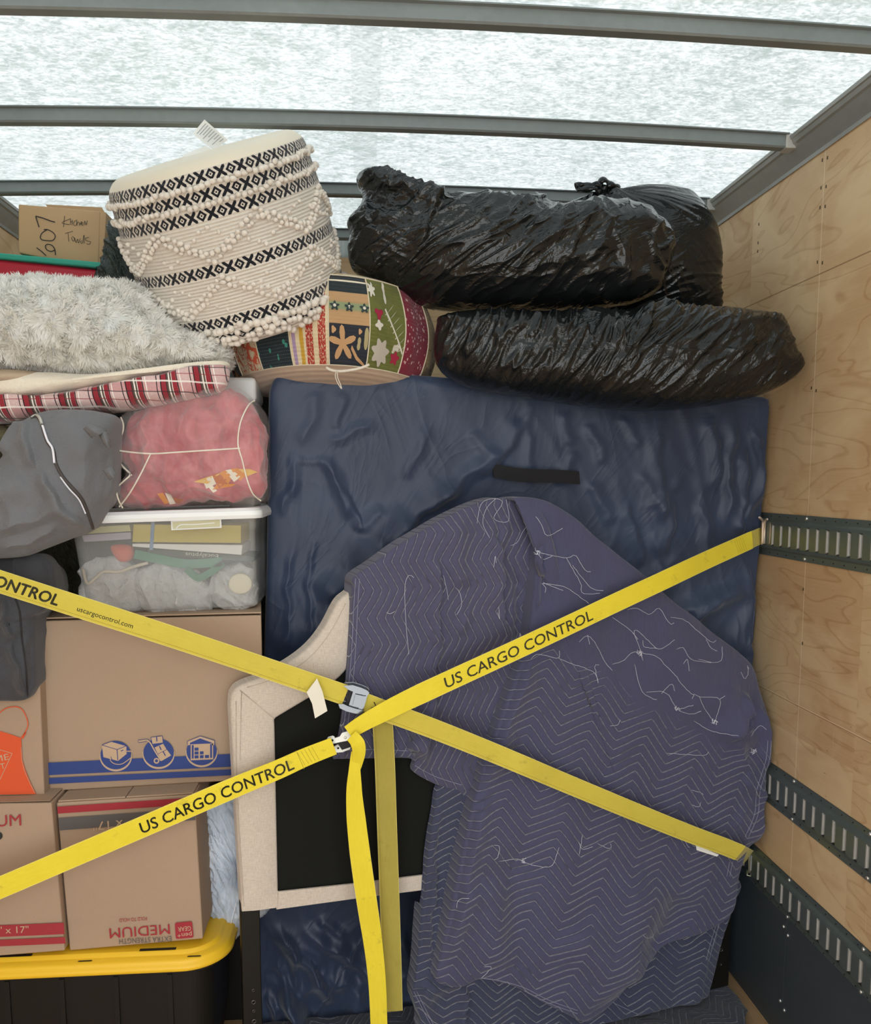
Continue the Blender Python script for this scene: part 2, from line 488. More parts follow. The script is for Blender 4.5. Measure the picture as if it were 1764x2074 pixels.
M_RAIL = metal('roof rail', (186, 188, 184), .40, .45)
M_TRACK = metal('galvanised track', (128, 140, 136), .36, .55)
M_SLOT = metal('zinc backing', (214, 212, 206), .5, .3)
M_KICK = metal('steel kick plate', (84, 92, 98), .42, .25, 9)
M_SCREW = plain('screw heads', (205, 205, 200), .3, metal=.9)
M_FLOOR = (lambda m: m.bsdf(m.mix(m.noise(m.vec(m.xyz()[0] * 14, m.xyz()[1] * .8, 0.0), 3, 4, .6), '8f6f4d', 'c3a27a'), .6, bump=m.noise(m.vec(m.xyz()[0] * 40, m.xyz()[1] * 1.5, 0.0), 3, 3), bs=.2, bd=.002))(Mat('oak floor'))

def struct(o): o['kind'] = 'structure'; return o
# floor of boards, side walls of plywood, bulkhead, translucent roof
fl = MB()
nb = 14; bw = 2 * (WX + .02) / nb
for i in range(nb):
    fl.box((-WX - .02 + i * bw + .0015, YB, -.04), (-WX - .02 + (i + 1) * bw - .0015, YF + .05, 0))
struct(fl.build('floor', M_FLOOR))
struct(MB().box((WX, YB, 0), (WX + .02, YF, ZT)).build('wall_right', M_WOOD))
struct(MB().box((-WX - .02, YB, 0), (-WX, YF, ZT)).build('wall_left', M_WOOD))
struct(MB().box((-WX - .02, YF, 0), (WX + .02, YF + .02, ZT)).build('wall_front', M_WOOD))
nx = 40; xs = np.linspace(-1.215, 1.215, nx); ys = np.linspace(YB, YF + .02, 3)
def roofz(x): return 2.612 - .022 * (x / 1.22) ** 2 + .004 * x
V = [(x, y, roofz(x)) for x in xs for y in ys]
struct(mesh_obj('ceiling', V, grid_faces(nx, 3), M_ROOF))
gb = MB(); gb.hexa([(-WX, YF, ZT), (WX, YF, ZT), (WX, YF, 2.60), (-WX, YF, 2.60), (-WX, YF + .015, ZT), (WX, YF + .015, ZT), (WX, YF + .015, 2.60), (-WX, YF + .015, 2.60)])
struct(gb.build('ceiling_cap', M_ROOF))
# roof rails along both side walls
for sgn, nm in ((1, 'trim_1'), (-1, 'trim_2')):
    prof = [(0, -.012), (-.004, -.014), (-.006, -.004), (-.012, .006), (-.022, .022), (-.030, .036), (-.036, .040), (-.040, .050), (-.044, .052), (-.046, .060), (-.040, .066), (.02, .082), (.02, -.012)]
    V = []; 
    for yy in (YB, YF):
        V += [(sgn * (WX + a), yy, ZT + b) for a, b in prof]
    k = len(prof); Fc = [(i, (i + 1) % k, k + (i + 1) % k, k + i) for i in range(k)]
    struct(mesh_obj(nm, V, Fc, M_RAIL, smooth=False))
# roof bows
def bow(yc, label):
    h, d, n = .036, .034, 40
    top = [(x, roofz(x) - .004) for x in np.linspace(-1.172, 1.172, n)]
    V = []; 
    for (x, z) in top:
        fl_ = .004
        V += [(x, yc - d / 2 - .010, z), (x, yc - d / 2 - .010, z - .003), (x, yc - d / 2, z - .004), (x, yc - d / 2, z - h + .004), (x, yc - d / 2 + .004, z - h), (x, yc + d / 2 - .004, z - h), (x, yc + d / 2, z - h + .004), (x, yc + d / 2, z)]
    Fc = []
    for i in range(n - 1):
        for k in range(8): Fc.append((i * 8 + k, i * 8 + (k + 1) % 8, (i + 1) * 8 + (k + 1) % 8, (i + 1) * 8 + k))
    Fc += [tuple(range(8)), tuple(range((n - 1) * 8, n * 8))[::-1]]
    e = empty('roof_bow', (0, yc, 2.56), label, 'roof bow', 'roof bows')
    mesh_obj('bow_channel', V, Fc, M_ALU, e, smooth=False)
    for s in (-1, 1):
        b = MB(); zz = roofz(1.17 * s) - .004
        x0, x1 = sorted((s * 1.165, s * 1.195)); b.box((x0, yc - d / 2 - .004, zz - h - .002), (x1, yc + d / 2 + .004, zz + .001)); b.build('end_bracket', M_SLOT, e, bevel=.002)
bow(1.89, 'grey arched roof bow at the top of the picture, nearest the camera')
bow(2.435, 'grey arched roof bow directly above the tasselled pouf')
bow(2.985, 'grey arched roof bow partly behind the pouf and the tied black bags')
bow(3.50, 'grey arched roof bow beside the bulkhead, seen in the gap between pouf and bag')

# cargo tracks on the right wall
M_HOLE = plain('flange holes', (24, 26, 26), .7)
def track(z0, label):
    X = WX; y0, y1 = -.2, 2.66; pitch = .0508; sw = .0165
    e = empty('cargo_track', (X, 2.0, z0), label, 'cargo track')
    zz = [0, .0175, .0235, .0315, .0955, .1035, .1095, .127]; hh = [.003, .003, .0105, .0125, .0125, .0105, .003, .003]
    ysl = [y0]; k = 0; cells = []
    yc = y0 + .03
    while yc + sw < y1 - .01:
        ysl += [yc, yc + sw]; cells.append(len(ysl) - 2); yc += pitch
    ysl.append(y1); V = [(X - h, y, z0 + z) for y in ysl for z, h in zip(zz, hh)]
    nz = 8; Fc = []
    for i in range(len(ysl) - 1):
        for j in range(nz - 1):
            if i in cells and j == 3: continue
            Fc.append((i * nz + j, i * nz + j + 1, (i + 1) * nz + j + 1, (i + 1) * nz + j))
    rail_V, rail_F = V, Fc
    b = MB(); b.box((X - .0035, y0, z0 + .022), (X - .0005, y1, z0 + .105)); b.build('backing_strip', M_SLOT, e)  # pale backing puts the slots' reflected white into the colour
    lp = MB(); lp.add(rail_V, rail_F, mi=0); lp.add([(x + .0022, y, z) for x, y, z in rail_V], [f[::-1] for f in rail_F], mi=0)
    for i in cells:                          # folded lip at each slot, its reflected white painted into the colour
        ya = ysl[i]; lp.hexa([(X - .0125, ya + .0115, z0 + .036), (X - .0125, ya + .0165, z0 + .033), (X - .0125, ya + .0165, z0 + .094), (X - .0125, ya + .0115, z0 + .091),
                               (X - .003, ya + .0105, z0 + .036), (X - .003, ya + .0165, z0 + .033), (X - .003, ya + .0165, z0 + .094), (X - .003, ya + .0105, z0 + .091)], mi=1)
    hd = lp
    for i in range(int((y1 - y0) / pitch)):
        for dz in (.009, .118):
            y = y0 + .02 + i * pitch; hd.box((X - .0042, y - .0015, z0 + dz - .0015), (X - .0025, y + .0015, z0 + dz + .0015), mi=2)
    hd.build('rail', [M_TRACK, M_SLOT, M_HOLE], e)
    for y in (1.93, 2.305):
        for dz in (.008, .119): MB().sphere((X - .004, y, z0 + dz), (.004, .006, .006)).build('screw', M_SCREW, e, smooth=True)
track(1.427, 'uppermost slotted metal cargo track on the right plywood wall')
track(.682, 'middle slotted metal cargo track running down the right plywood wall')
track(.388, 'lowest slotted metal cargo track, directly above the dark kick plate')
e = empty('trim_3', (WX, 2, 0), None, None); struct(e)
kp = MB(); kp.box((WX - .006, YB, .012), (WX - .0005, 2.304, .392)); kp.box((WX - .005, 2.3065, .012), (WX - .0005, YF, .392)); struct(kp.build('kick_plate', M_KICK, e, bevel=.001))
for y in (1.93, 2.292, 2.318):
    for z in (.12, .35): struct(MB().sphere((WX - .007, y, z + (y - 2.3) * .5), (.004, .006, .006)).build('screw', M_SCREW, e, smooth=True))
ns = MB()
for y, z in [(2.684, 2.43), (2.684, 2.375), (2.684, 2.35), (2.318, 2.49), (2.292, 2.487), (2.318, 2.42), (2.292, 2.415), (2.318, 2.37), (2.292, 2.365), (2.318, 2.23), (2.292, 2.222), (2.318, 1.9), (2.292, 1.89), (2.31, 1.35), (2.30, 1.2)]:
    ns.box((WX - .001, y - .002, z - .004), (WX + .001, y + .002, z + .004))
struct(ns.build('trim_4', plain('nail heads', (70, 52, 36), .6)))
# ============================================================ mattress, headboard, blankets
MATP = Plane.through((-.25, 2.37, 1.9), (1.2, 2.53, 1.9), (1.2, 2.68, 0))
HB = Plane.through((-.31, 2.10, 0), (1.16, 2.52, 0), (1.16, 2.52, 1))
def fab(name, c1, c2, rough=.45, wr=.5, bs=.25, sheen=.0, spec=.5, weave=900, scale=6, coat=0.0):
    m = Mat(name); x, y, z = m.xyz()
    n = m.noise(None, scale, 5, .62, .6); n2 = m.noise(None, scale * 5, 3, .6)
    wv = (x * weave).sin() * (z * weave).sin()
    return m.bsdf(m.mix(n.step(.3, .7), c1, c2), rough, bump=n * wr + n2 * .18 + wv * .02, bs=bs, bd=.012, sheen=sheen, spec=spec, coat=coat)
def satin():
    m = Mat('navy satin cover'); x, y, z = m.xyz()
    a = m.noise(m.vec(x * 2.6 + z * .9, y * 2, z * 1.3 - x * .5), 1.3, 3, .5, 1.0); r1 = (1 - (a - .5).abs() * 5).max(0).pow(2.2)
    b = m.noise(m.vec(x * 6 - z * 3, y * 2, z * 3.0), 1.2, 3, .5, 1.4); r2 = (1 - (b - .5).abs() * 6).max(0).pow(1.8)
    n = m.noise(None, 3, 3)
    return m.bsdf(m.mix(n.step(.3, .7), '2c374e', '36435b'), .46, bump=r1 * .8 + r2 * .5 + m.noise(None, 500, 2) * .03, bs=.20, bd=.010, sheen=.2, spec=.42)
M_NAVY = satin()
M_BLACK = plain('black webbing', '16161a', .8, bump=None)
out = [(545, 812), (549, 782), (560, 765), (585, 758), (760, 757), (900, 765), (1100, 780), (1300, 795), (1500, 802), (1543, 808), (1556, 830), (1564, 880), (1570, 925), (1568, 965), (1556, 1010), (1545, 1080), (1535, 1180), (1528, 1300), (1522, 1450), (1514, 1600), (1506, 1700), (1506, 1850), (1500, 1950), (1490, 2095), (1000, 2180), (560, 2215), (528, 2190), (522, 1950), (524, 1700), (528, 1500), (534, 1350), (540, 1150), (543, 950)]
segs = [(575, 770, 900, 772, 10, .006, 2), (640, 780, 600, 900, 22, .007, 1), (600, 900, 585, 1010, 16, .006, 1), (640, 900, 700, 1040, 20, .012, 1), (645, 880, 760, 850, 18, .008, 1), (590, 925, 650, 925, 8, .007, 1), (650, 910, 720, 1060, 14, .010, 2), (600, 960, 560, 1040, 14, .008, 1),
        (700, 790, 672, 870, 16, .007, 2), (1060, 850, 960, 960, 30, .016, 2), (1000, 900, 860, 1010, 26, .014, 1), (930, 960, 740, 1090, 36, .024, 2), (830, 1020, 700, 1160, 44, .026, 0), (770, 1080, 640, 1220, 40, .024, 2), (760, 1000, 700, 1060, 24, .012, 1), (700, 1150, 560, 1330, 34, .018, 0), (860, 850, 800, 960, 20, .008, 1),
        (940, 860, 1000, 930, 18, .009, 1), (1065, 810, 1062, 960, 14, .008, 2), (1120, 830, 1150, 900, 18, .010, 1), (1180, 850, 1210, 940, 18, .012, 1), (1150, 900, 1120, 980, 20, .010, 1), (1180, 960, 1230, 1060, 22, .012, 1), (1260, 1000, 1290, 1150, 20, .014, 2), (1320, 830, 1330, 1080, 22, .012, 2), (1240, 840, 1290, 900, 16, .010, 1), (1280, 940, 1330, 1050, 20, .010, 1), (1370, 960, 1290, 1030, 16, .008, 1),
        (1430, 830, 1440, 1000, 24, .018, 2), (1470, 830, 1450, 1070, 18, .018, 1), (1400, 1000, 1420, 1160, 20, .014, 1), (1350, 1000, 1330, 1130, 26, .016, 2), (1500, 900, 1480, 1090, 22, .018, 2), (1545, 930, 1490, 1060, 20, .014, 1), (1530, 900, 1500, 880, 16, .010, 1), (1460, 1060, 1520, 1080, 14, .010, 1),
        (1520, 1180, 1260, 1260, 30, .020, 1), (1490, 1160, 1330, 1300, 28, .022, 1), (1440, 1200, 1300, 1320, 24, .018, 2), (1500, 1130, 1500, 1400, 18, .020, 2), (1470, 1230, 1460, 1420, 22, .014, 1), (1380, 1120, 1250, 1180, 22, .012, 1), (1520, 1200, 1500, 1330, 18, .012, 1),
        (622, 1060, 618, 1330, 10, .006, 1), (585, 1080, 575, 1330, 12, .006, 1), (680, 1180, 600, 1340, 20, .012, 1),
        (562, 1850, 690, 2010, 20, .030, 2), (600, 1850, 830, 1990, 24, .030, 1), (640, 1840, 700, 1880, 16, .018, 1), (560, 1980, 660, 2074, 22, .040, 1), (560, 1960, 700, 2110, 30, .040, 2), (690, 1930, 760, 2060, 22, .025, 1), (600, 1900, 600, 1990, 14, .02, 1), (730, 1900, 830, 1960, 18, .02, 1), (770, 2000, 830, 2060, 20, .03, 1), (820, 1850, 840, 1980, 18, .018, 2), (545, 1990, 570, 2070, 14, .03, 1)]
def mat_disp(PX, V, S, side):
    d = creases(PX, segs)
    d = d * .95 + .010 * fbm(V * (1.8, 1.5, 1.2), 2, 3)
    q = np.stack([V[:, 0] * 7 + V[:, 2] * 3, V[:, 1] * 4, V[:, 2] * 1.6 - V[:, 0] * 1], -1)
    d += .0065 * (ridge(q, 2, 9, 3.5) - .5) * np.clip(.3 + (PX[:, 0] - 900) / 900, .1, 1)
    low = np.clip((PX[:, 1] - 1820) / 100, 0, 1)
    d += low * (.022 * ridge(V * (5, 5, 4), 3, 21, 2) - .01)
    bul = np.exp(-((PX[:, 1] - 960) / 200) ** 2) * np.clip((PX[:, 0] - 1380) / 150, 0, 1)
    d = d * np.clip((1 - S) / .03, 0, 1)
    return np.where(side < 0, .0, d)
t = empty('mattress', MATP.hit(1030, 2074) + (0, .1, 0), 'queen mattress standing on edge in a crinkled navy blue fabric cover', 'mattress')
t.location.z = 0
mt = blob('mattress_cover', out, MATP.off(-.035), .05, .22, M_NAVY, t, n=9, nb=10, N=620, R=190, center=(1030, 1400), disp=mat_disp)
me_ = mt.data
for v_ in me_.vertices:
    v_.co.z = max(v_.co.z, .004 + .03 * (v_.co.z < -.03) * 0)
    v_.co.x = min(v_.co.x, WX - .016)
hd = MB(); g = 16
for i in range(g):
    a, b = i / g, (i + 1) / g
    q = lambda u, v: (998 + 175 * u + (2 if v else 0), (939 + 19 * u + 3 * math.sin(u * 5)) + (28 - 2 * u) * v)
    p = [q(a, 1), q(b, 1), q(b, 0), q(a, 0)]
    pp = [MATP.off(.034 + .010 * math.sin(PI * u_)).hit(*c) for c, u_ in zip(p, (a, b, b, a))]; pb = [v + np.array((0, .006, 0)) for v in pp]
    hd.hexa(pp + pb)
tag(hd.build('carry_handle', M_BLACK, t, smooth=False, weld=True), 'black webbing carry strip')

# ---- headboard seen from the back
def linen():
    m = Mat('cream linen'); u, v = m.uv()
    a = m.noise(m.vec(u * 1.0, v * 9.0, 0.0), 60, 3, .7); b = m.noise(m.vec(u * 9.0, v * 1.0, 4.0), 60, 3, .7)
    return m.bsdf(m.mix((a * .5 + b * .5).step(.35, .65), 'bfb2a4', 'd6cabc'), .85, bump=a + b, bs=.3, bd=.0015, sheen=.3, spec=.2)
M_LINEN = linen()
M_FELT = plain('black dust cloth', '191a17', .9, spec=.2)
M_LEG = plain('black steel', '15130f', .45, spec=.4)
oo = [(490, 1843), (470, 1500), (467, 1425), (474, 1400), (490, 1387), (529, 1372), (581, 1345), (625, 1312), (657, 1272), (686, 1219), (712, 1196), (770, 1142), (850, 1078), (925, 1036), (1000, 1024), (1075, 1040), (1155, 1090), (1240, 1170), (1330, 1232), (1420, 1292), (1480, 1345), (1492, 1400), (1488, 1560), (1478, 1778)]
ii = [(563, 1805), (557, 1500), (556, 1462), (556, 1456), (562, 1452), (585, 1438), (622, 1416), (650, 1398), (672, 1384), (700, 1358), (730, 1310), (790, 1220), (860, 1155), (930, 1118), (1000, 1106), (1070, 1118), (1140, 1160), (1225, 1235), (1310, 1310), (1380, 1365), (1404, 1390), (1410, 1420), (1408, 1560), (1400, 1752)]
def behind_board(c):
    d = (c - HB.p) @ HB.n; m_ = (d > -.062) & inside(project(c), oo) & (d < .4); c[m_] -= HB.n * (d[m_] + .062)[:, None]; return c
refit(mt, behind_board)
t = empty('headboard', HB.hit(720, 2074), 'cream linen camelback headboard turned to show its black backing and steel legs', 'headboard')
t.location.z = .05
O = catmull(oo, 300, closed=False); I = catmull(ii, 300, closed=False)
prof = [(0, -.055, 0), (-.0, -.02, 0), (.0, -.006, 0), (.03, -.001, 0), (.10, .0025, 0), (.5, .004, 0), (.94, .003, 0), (.985, .000, 0), (1.0, -.004, 0), (1.0, -.012, 0)]
Po = HB.hit(O[:, 0], O[:, 1]); Pi = HB.hit(I[:, 0], I[:, 1]); V = []; U = []; ax = np.array([HB.n[1] * -1, HB.n[0], 0])
for i in range(300):
    for (k, d, _) in prof:
        p = Po[i] + (Pi[i] - Po[i]) * k + HB.n * d; V.append(p); U.append((p @ ax, p[2]))
mesh_obj('upholstered_frame', V, grid_faces(300, len(prof)), M_LINEN, t, uv=U)
# mitre seams and welt
sm = MB()
for a, b in (((486, 1398), (556, 1456)), ((563, 1808), (562, 1838)), ((489, 1400), (486, 1540)), ):
    pa, pb = HB.off(.0042).hit(*a), HB.off(.0042).hit(*b); sm.tube([pa, (pa + pb) / 2, pb], .0009, 6)
q = catmull([(478, 1420), (480, 1600), (490, 1780), (494, 1836)], 20, False); sm.tube(HB.off(.003).hit(q[:, 0], q[:, 1]), .0012, 6)
q = catmull([(500, 1392), (545, 1378), (600, 1352), (640, 1318), (672, 1275), (700, 1222)], 30, False); sm.tube(HB.off(.003).hit(q[:, 0], q[:, 1]), .0011, 6)
sm.build('welt_seam', plain('seam thread', 'c2b5a6', .8), t, smooth=True)
bt = MB()
band = [(560, 1842), (720, 1820), (870, 1801), (1150, 1775), (1480, 1745)]; bandt = [(560, 1807), (720, 1790), (870, 1771), (1150, 1745), (1480, 1716)]
A = HB.off(.004); V = []
for a, b in zip(band, bandt):
    pa, pb = A.hit(*a), A.hit(*b); V += [pa - HB.n * .03, pa - HB.n * .003, pa, pb, pb - HB.n * .006]
bt.add(V, grid_faces(len(band), 5)); bt.build('bottom_rail', M_LINEN, t, smooth=False)
lb = MB(); A = HB.off(.002); L = [(490, 1846), (520, 1844), (563, 1838)]
lb.add(sum([[A.hit(*p) - HB.n * .03, A.hit(*p), A.hit(p[0], p[1] - 34)] for p in L], []), grid_faces(3, 3)); lb.build('bottom_rail', M_LINEN, t)
bk = MB(); C = HB.off(-.009); ctr = C.hit(960, 1500); P = C.hit(np.r_[I[:, 0], 1400, 563], np.r_[I[:, 1], 1775, 1812]); P = [ctr] + list(P); m_ = len(P) - 1
bk.add(P, [(0, 1 + i, 1 + (i + 1) % m_) for i in range(m_)]); bk.build('backing_cloth', M_FELT, t, smooth=False)
def leg(xa, xb, ya, yb):
    top = HB.off(-.008).hit((xa + xb) / 2, ya); b = MB()
    pl = HB.off(-.012); p0 = pl.hit(xa, ya); p1 = pl.hit(xb, ya); wv = (p1 - p0); wv[2] = 0; d = -HB.n * .028; zb = yb
    f = [p0 * (1, 1, 0) + (0, 0, zb), (p0 + wv) * (1, 1, 0) + (0, 0, zb), p0 + wv, p0]
    b.hexa(f + [v + d for v in f]); o = b.build('leg', M_LEG, t, bevel=.003)
    return p0, wv
for xa, xb, ya, holes in ((487, 526, 1830, (1893 + 113, 1893 + 137, 1893 + 155, 1893 + 176)), (1447, 1488, 1690, (1893, 1921, 1950))):
    p0, wv = leg(xa, xb, ya, .05)
    cpx = p0 + wv * .55
    for i, py in enumerate(holes):
        pl = HB.off(-.0115); h = pl.hit(882, py); z = (ray(0, 0)[..., 2]) * 0
        # height of the hole on the leg
        r = ray((xa + xb) / 2 + 6, py); tt = ((pl.p - CAM) @ pl.n) / (r @ pl.n); hz = CZ + r[2] * tt
        c = cpx * (1, 1, 0) + (0, 0, hz) + HB.n * .0008; R = .0048 if i % 2 else .003
        ring = [c + R * (math.cos(a) * wv / np.linalg.norm(wv) + math.sin(a) * np.array((0, 0, 1))) for a in np.linspace(0, 2 * PI, 16, endpoint=False)]
        b = MB(); b.tube(ring, .0008 if i % 2 else .0005, 6, True); b.poly([v * 1.0 for v in ring], mi=1)
        b.build('bolt_hole', [plain('hole rim', '77736a', .3, metal=.8), plain('hole dark', '020202', .9)], t)

# ---- quilted moving blankets
def quilt(name, ang, lam, spc, amp, c1=('4b4b62', '565670'), maskname='mask', ph=0.0, bias=0.0):
    m = Mat(name); u, v = m.uv()
    wob = (m.noise(m.vec(u, v, 0.0), 5.5, 2, .5) - .5) * .022
    ca, sa = math.cos(math.radians(ang)), math.sin(math.radians(ang))
    p = u * ca + v * sa; q = v * ca - u * sa
    # chevron whose corners are slightly rounded
    tr = ((p / lam + ph).tri()); tr = tr * .82 + tr.step(0, 1) * .18
    s = (q + tr * amp + wob) / spc
    d = (s.frac() - .5).abs() * 2            # 1 at a stitch line
    dash = (p * 400.0).sin() * .25 + .8
    mask = m.attr(maskname)
    line = d.step(1 - .080, 1 - .030) * mask
    broken = m.noise(m.vec(u, v, 2.0), 14, 2).step(.34, .42)
    puff = (1 - d.pow(6.0))
    x, y, z = m.xyz()
    wr = m.noise(m.vec(u * 3.2, v * .8, 0.0), 22, 4, .65, .6)       # wrinkles running up and down
    wr2 = m.noise(m.vec(p * 1.0, q * 1.0, 5.0), 46, 3, .6, 1.2)
    n = m.noise(None, 3.0, 3, .6); fz = m.noise(None, 300, 2, .6)
    c = m.mix((n * .7 + fz * .45 - .1).clamp(), c1[0], c1[1])
    c = m.mix(line * dash * broken * .95, c, 'c2c3d6')
    pk = m.noise(m.vec(p * 2.6, q * .5, 8.0), 26, 3, .7)
    return m.bsdf(c, .82, bump=puff * mask * .75 + wr * (.22 + (1 - mask) * .25) + wr2 * .12 + pk * mask * .18, bs=.8, bd=.010, sheen=.25, spec=.18)
M_QA = quilt('quilted blanket left', 90, .138, .0215, .036, ('49485f', '55546d'))
M_QB = quilt('quilted blanket right', -19, .185, .0258, .062, ('45465f', '51516c'))
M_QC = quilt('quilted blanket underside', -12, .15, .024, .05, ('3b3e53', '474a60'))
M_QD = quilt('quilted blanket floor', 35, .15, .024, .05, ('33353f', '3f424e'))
def before_board(c):
    c[:, 0] = np.minimum(c[:, 0], WX - .016); c[:, 2] = np.maximum(c[:, 2], .058)
    d = (c - HB.p) @ HB.n; m_ = (d < .007) & inside(project(c), oo); c[m_] += HB.n * (.007 - d[m_])[:, None]; return c
M_THREAD = plain('loose thread', 'c9cad6', .8)

A_out = [(1004, 1008), (960, 1018), (900, 1045), (850, 1074), (800, 1104), (750, 1140), (714, 1165), (708, 1185), (707, 1240), (703, 1320), (696, 1400), (687, 1470), (675, 1528), (680, 1533), (760, 1532), (829, 1533), (831, 1557), (870, 1582), (915, 1596), (946, 1602), (985, 1500), (1030, 1380), (1062, 1290), (1080, 1180), (1092, 1060), (1060, 1020)]
segA = [(872, 1110, 882, 1330, 18, .014, 2), (882, 1300, 850, 1545, 18, .012, 2), (905, 1050, 925, 1200, 22, .012, 0), (930, 1190, 925, 1290, 20, .010, 1), (990, 1050, 1010, 1300, 24, .018, 2), (1020, 1040, 1000, 1140, 16, .008, 1), (960, 1100, 970, 1330, 26, .010, 0), (770, 1150, 760, 1500, 40, .006, 0), (835, 1535, 860, 1400, 12, .016, 2), (1035, 1140, 1050, 1330, 12, -.012, 0), (870, 1450, 840, 1560, 14, .01, 0), (720, 1300, 860, 1290, 30, .004, 0)]
def dA(PX, V, S, side):
    d = 1.4 * creases(PX, segA) + .006 * fbm(V * (7, 4, 3), 3, 5)
    return d * np.clip((1 - S) / .05, .3, 1)
t = empty('moving_blanket', HB.hit(830, 1540), 'short quilted navy moving blanket over the headboard, left of the long one, zigzags running vertically', 'blanket', 'quilted moving blankets')
def one(PX, V): return np.ones(len(V))
flap = blob('blanket_layer', A_out, HB.off(.004), .034, 0, M_QA, t, n=7, N=420, R=110, center=(880, 1330), disp=dA, attr={'mask': one}, closed_back=False, lip=.05)

B_out = [(1085, 1040), (1062, 1020), (1030, 1010), (1060, 1006), (1100, 1014), (1150, 1042), (1195, 1083), (1245, 1124), (1300, 1168), (1345, 1208), (1395, 1246), (1440, 1284), (1485, 1318), (1514, 1348), (1528, 1395), (1544, 1445), (1558, 1490), (1573, 1528), (1566, 1562), (1550, 1605), (1546, 1650), (1530, 1690), (1505, 1712), (1486, 1770), (1474, 1840), (1420, 1880), (1330, 1915), (1262, 1990), (1232, 2022), (1183, 2060), (1140, 2045), (1090, 2020), (1040, 1992), (1000, 1980), (962, 1975), (925, 1990), (880, 1982), (878, 1950), (905, 1850), (935, 1700), (968, 1560), (1014, 1430), (1048, 1340), (1062, 1290), (1075, 1170)]
segB = [(1090, 1080, 1062, 1300, 14, .012, 2), (1060, 1300, 965, 1600, 22, .020, 0), (965, 1580, 890, 1950, 26, .020, 0), (1140, 1480, 1120, 1960, 46, .008, 0), (1500, 1400, 1440, 1500, 30, .022, 2), (1520, 1420, 1540, 1560, 14, .016, 2), (1480, 1390, 1490, 1480, 12, .016, 1), (1330, 1220, 1420, 1460, 60, .010, 0), (1150, 1100, 1110, 1300, 30, .006, 0), (1200, 1150, 1180, 1320, 26, .005, 0),
        (1480, 1560, 1550, 1620, 18, .014, 1), (1440, 1480, 1540, 1590, 20, .010, 1), (1140, 1850, 1240, 2010, 60, .022, 0), (1310, 1750, 1240, 1990, 60, .020, 0), (960, 1760, 1010, 1960, 40, .014, 0), (1020, 1700, 1040, 1960, 34, -.010, 0), (1380, 1800, 1300, 1930, 40, -.018, 0), (1460, 1640, 1540, 1680, 20, .01, 0), (1420, 1380, 1500, 1520, 26, .012, 0)]
def dB(PX, V, S, side):
    d = 1.5 * creases(PX, segB) + .008 * fbm(V * (5, 4, 3), 3, 15)
    q = np.stack([V[:, 0] * 26 + V[:, 2] * 7, V[:, 1], V[:, 2] * 1.4], -1)
    up = np.clip((1560 - PX[:, 1]) / 300, 0, 1)
    d += .0026 * noise3(q, 40) * up
    return d * np.clip((1 - S) / .05, .3, 1)
def maskB(PX, V):
    # stitching has come undone along the upper right
    nx_, ny_ = .52, -.854
    e = (PX[:, 0] - 1040) * nx_ + (PX[:, 1] - 1290) * ny_
    e += 38 * noise3(np.stack([PX[:, 0] / 60, PX[:, 1] / 60, PX[:, 0] * 0], -1), 3)
    m_ = np.clip((30 - e) / 40, 0, 1)
    m_ = np.maximum(m_, np.clip((PX[:, 1] - 1500) / 30, 0, 1))
    return m_
t2 = empty('moving_blanket', HB.hit(1180, 2050), 'long quilted navy moving blanket covering the right of the headboard, loose white threads hanging', 'blanket', 'quilted moving blankets')
bB = blob('blanket_layer', B_out, HB.off(.046), .040, 0, M_QB, t2, n=8, N=560, R=150, center=(1230, 1560), disp=dB, attr={'mask': maskB}, closed_back=False, lip=.07)
C_out = [(900, 1585), (880, 1592), (872, 1650), (862, 1730), (850, 1850), (838, 1960), (832, 2008), (845, 2050), (862, 2100), (1000, 2110), (1170, 2110), (1395, 2110), (1408, 2070), (1435, 1980), (1455, 1900), (1476, 1830), (1470, 1760), (1200, 1640), (960, 1560)]
segC = [(880, 1620, 858, 1950, 22, .022, 2), (835, 2005, 930, 1970, 18, .02, 0), (930, 1985, 925, 2074, 12, .03, 2), (1180, 2040, 1380, 1890, 30, -.02, 0), (1440, 1850, 1380, 2074, 24, .012, 2), (850, 2000, 880, 2080, 16, .012, 1)]
def dC(PX, V, S, side): return (creases(PX, segC) + .010 * fbm(V * (6, 5, 4), 3, 33)) * np.clip((1 - S) / .06, .3, 1)
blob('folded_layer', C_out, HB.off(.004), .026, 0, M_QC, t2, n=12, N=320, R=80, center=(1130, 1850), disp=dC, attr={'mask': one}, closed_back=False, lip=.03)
for o_ in (flap, bB, t2.children[-1]): refit(o_, before_board)
# double hem stitching
def thread(mb, px, plane, r=.0008, sm=True, lift=0.0):
    P = catmull(px, max(8, len(px) * 7), False) if sm else np.array(px, float)
    mb.tube(plane.hit(P[:, 0], P[:, 1]), r, 5)
def on_surface(obj, px, lift=.002):
    """Drop a picture-plane path onto a built cloth, a thread lying on it."""
    from mathutils.bvhtree import BVHTree
    key = obj.name
    if key not in on_surface.c:
        me = obj.data; on_surface.c[key] = BVHTree.FromPolygons([v.co[:] for v in me.vertices], [p.vertices[:] for p in me.polygons])
    bv = on_surface.c[key]; outp = []
    for a in px:
        r = ray(*a); r = r / np.linalg.norm(r); h = bv.ray_cast(Vector(CAM), Vector(r))
        outp.append(None if h[0] is None else np.array(h[0]) - r * lift)
    good = [q for q in outp if q is not None]
    return np.array(good)
on_surface.c = {}
def lay(mb, obj, px, r=.0009, lift=.0018, n=None, fuzzy=0.0):
    P = catmull(px, n or max(10, int(sum(np.linalg.norm(np.array(px[i + 1]) - px[i]) for i in range(len(px) - 1)) / 6)), False)
    if fuzzy: P = P + RNG.normal(0, fuzzy, P.shape)
    Q = on_surface(obj, P, lift)
    if len(Q) > 3: mb.tube(Q, r * .62, 5)
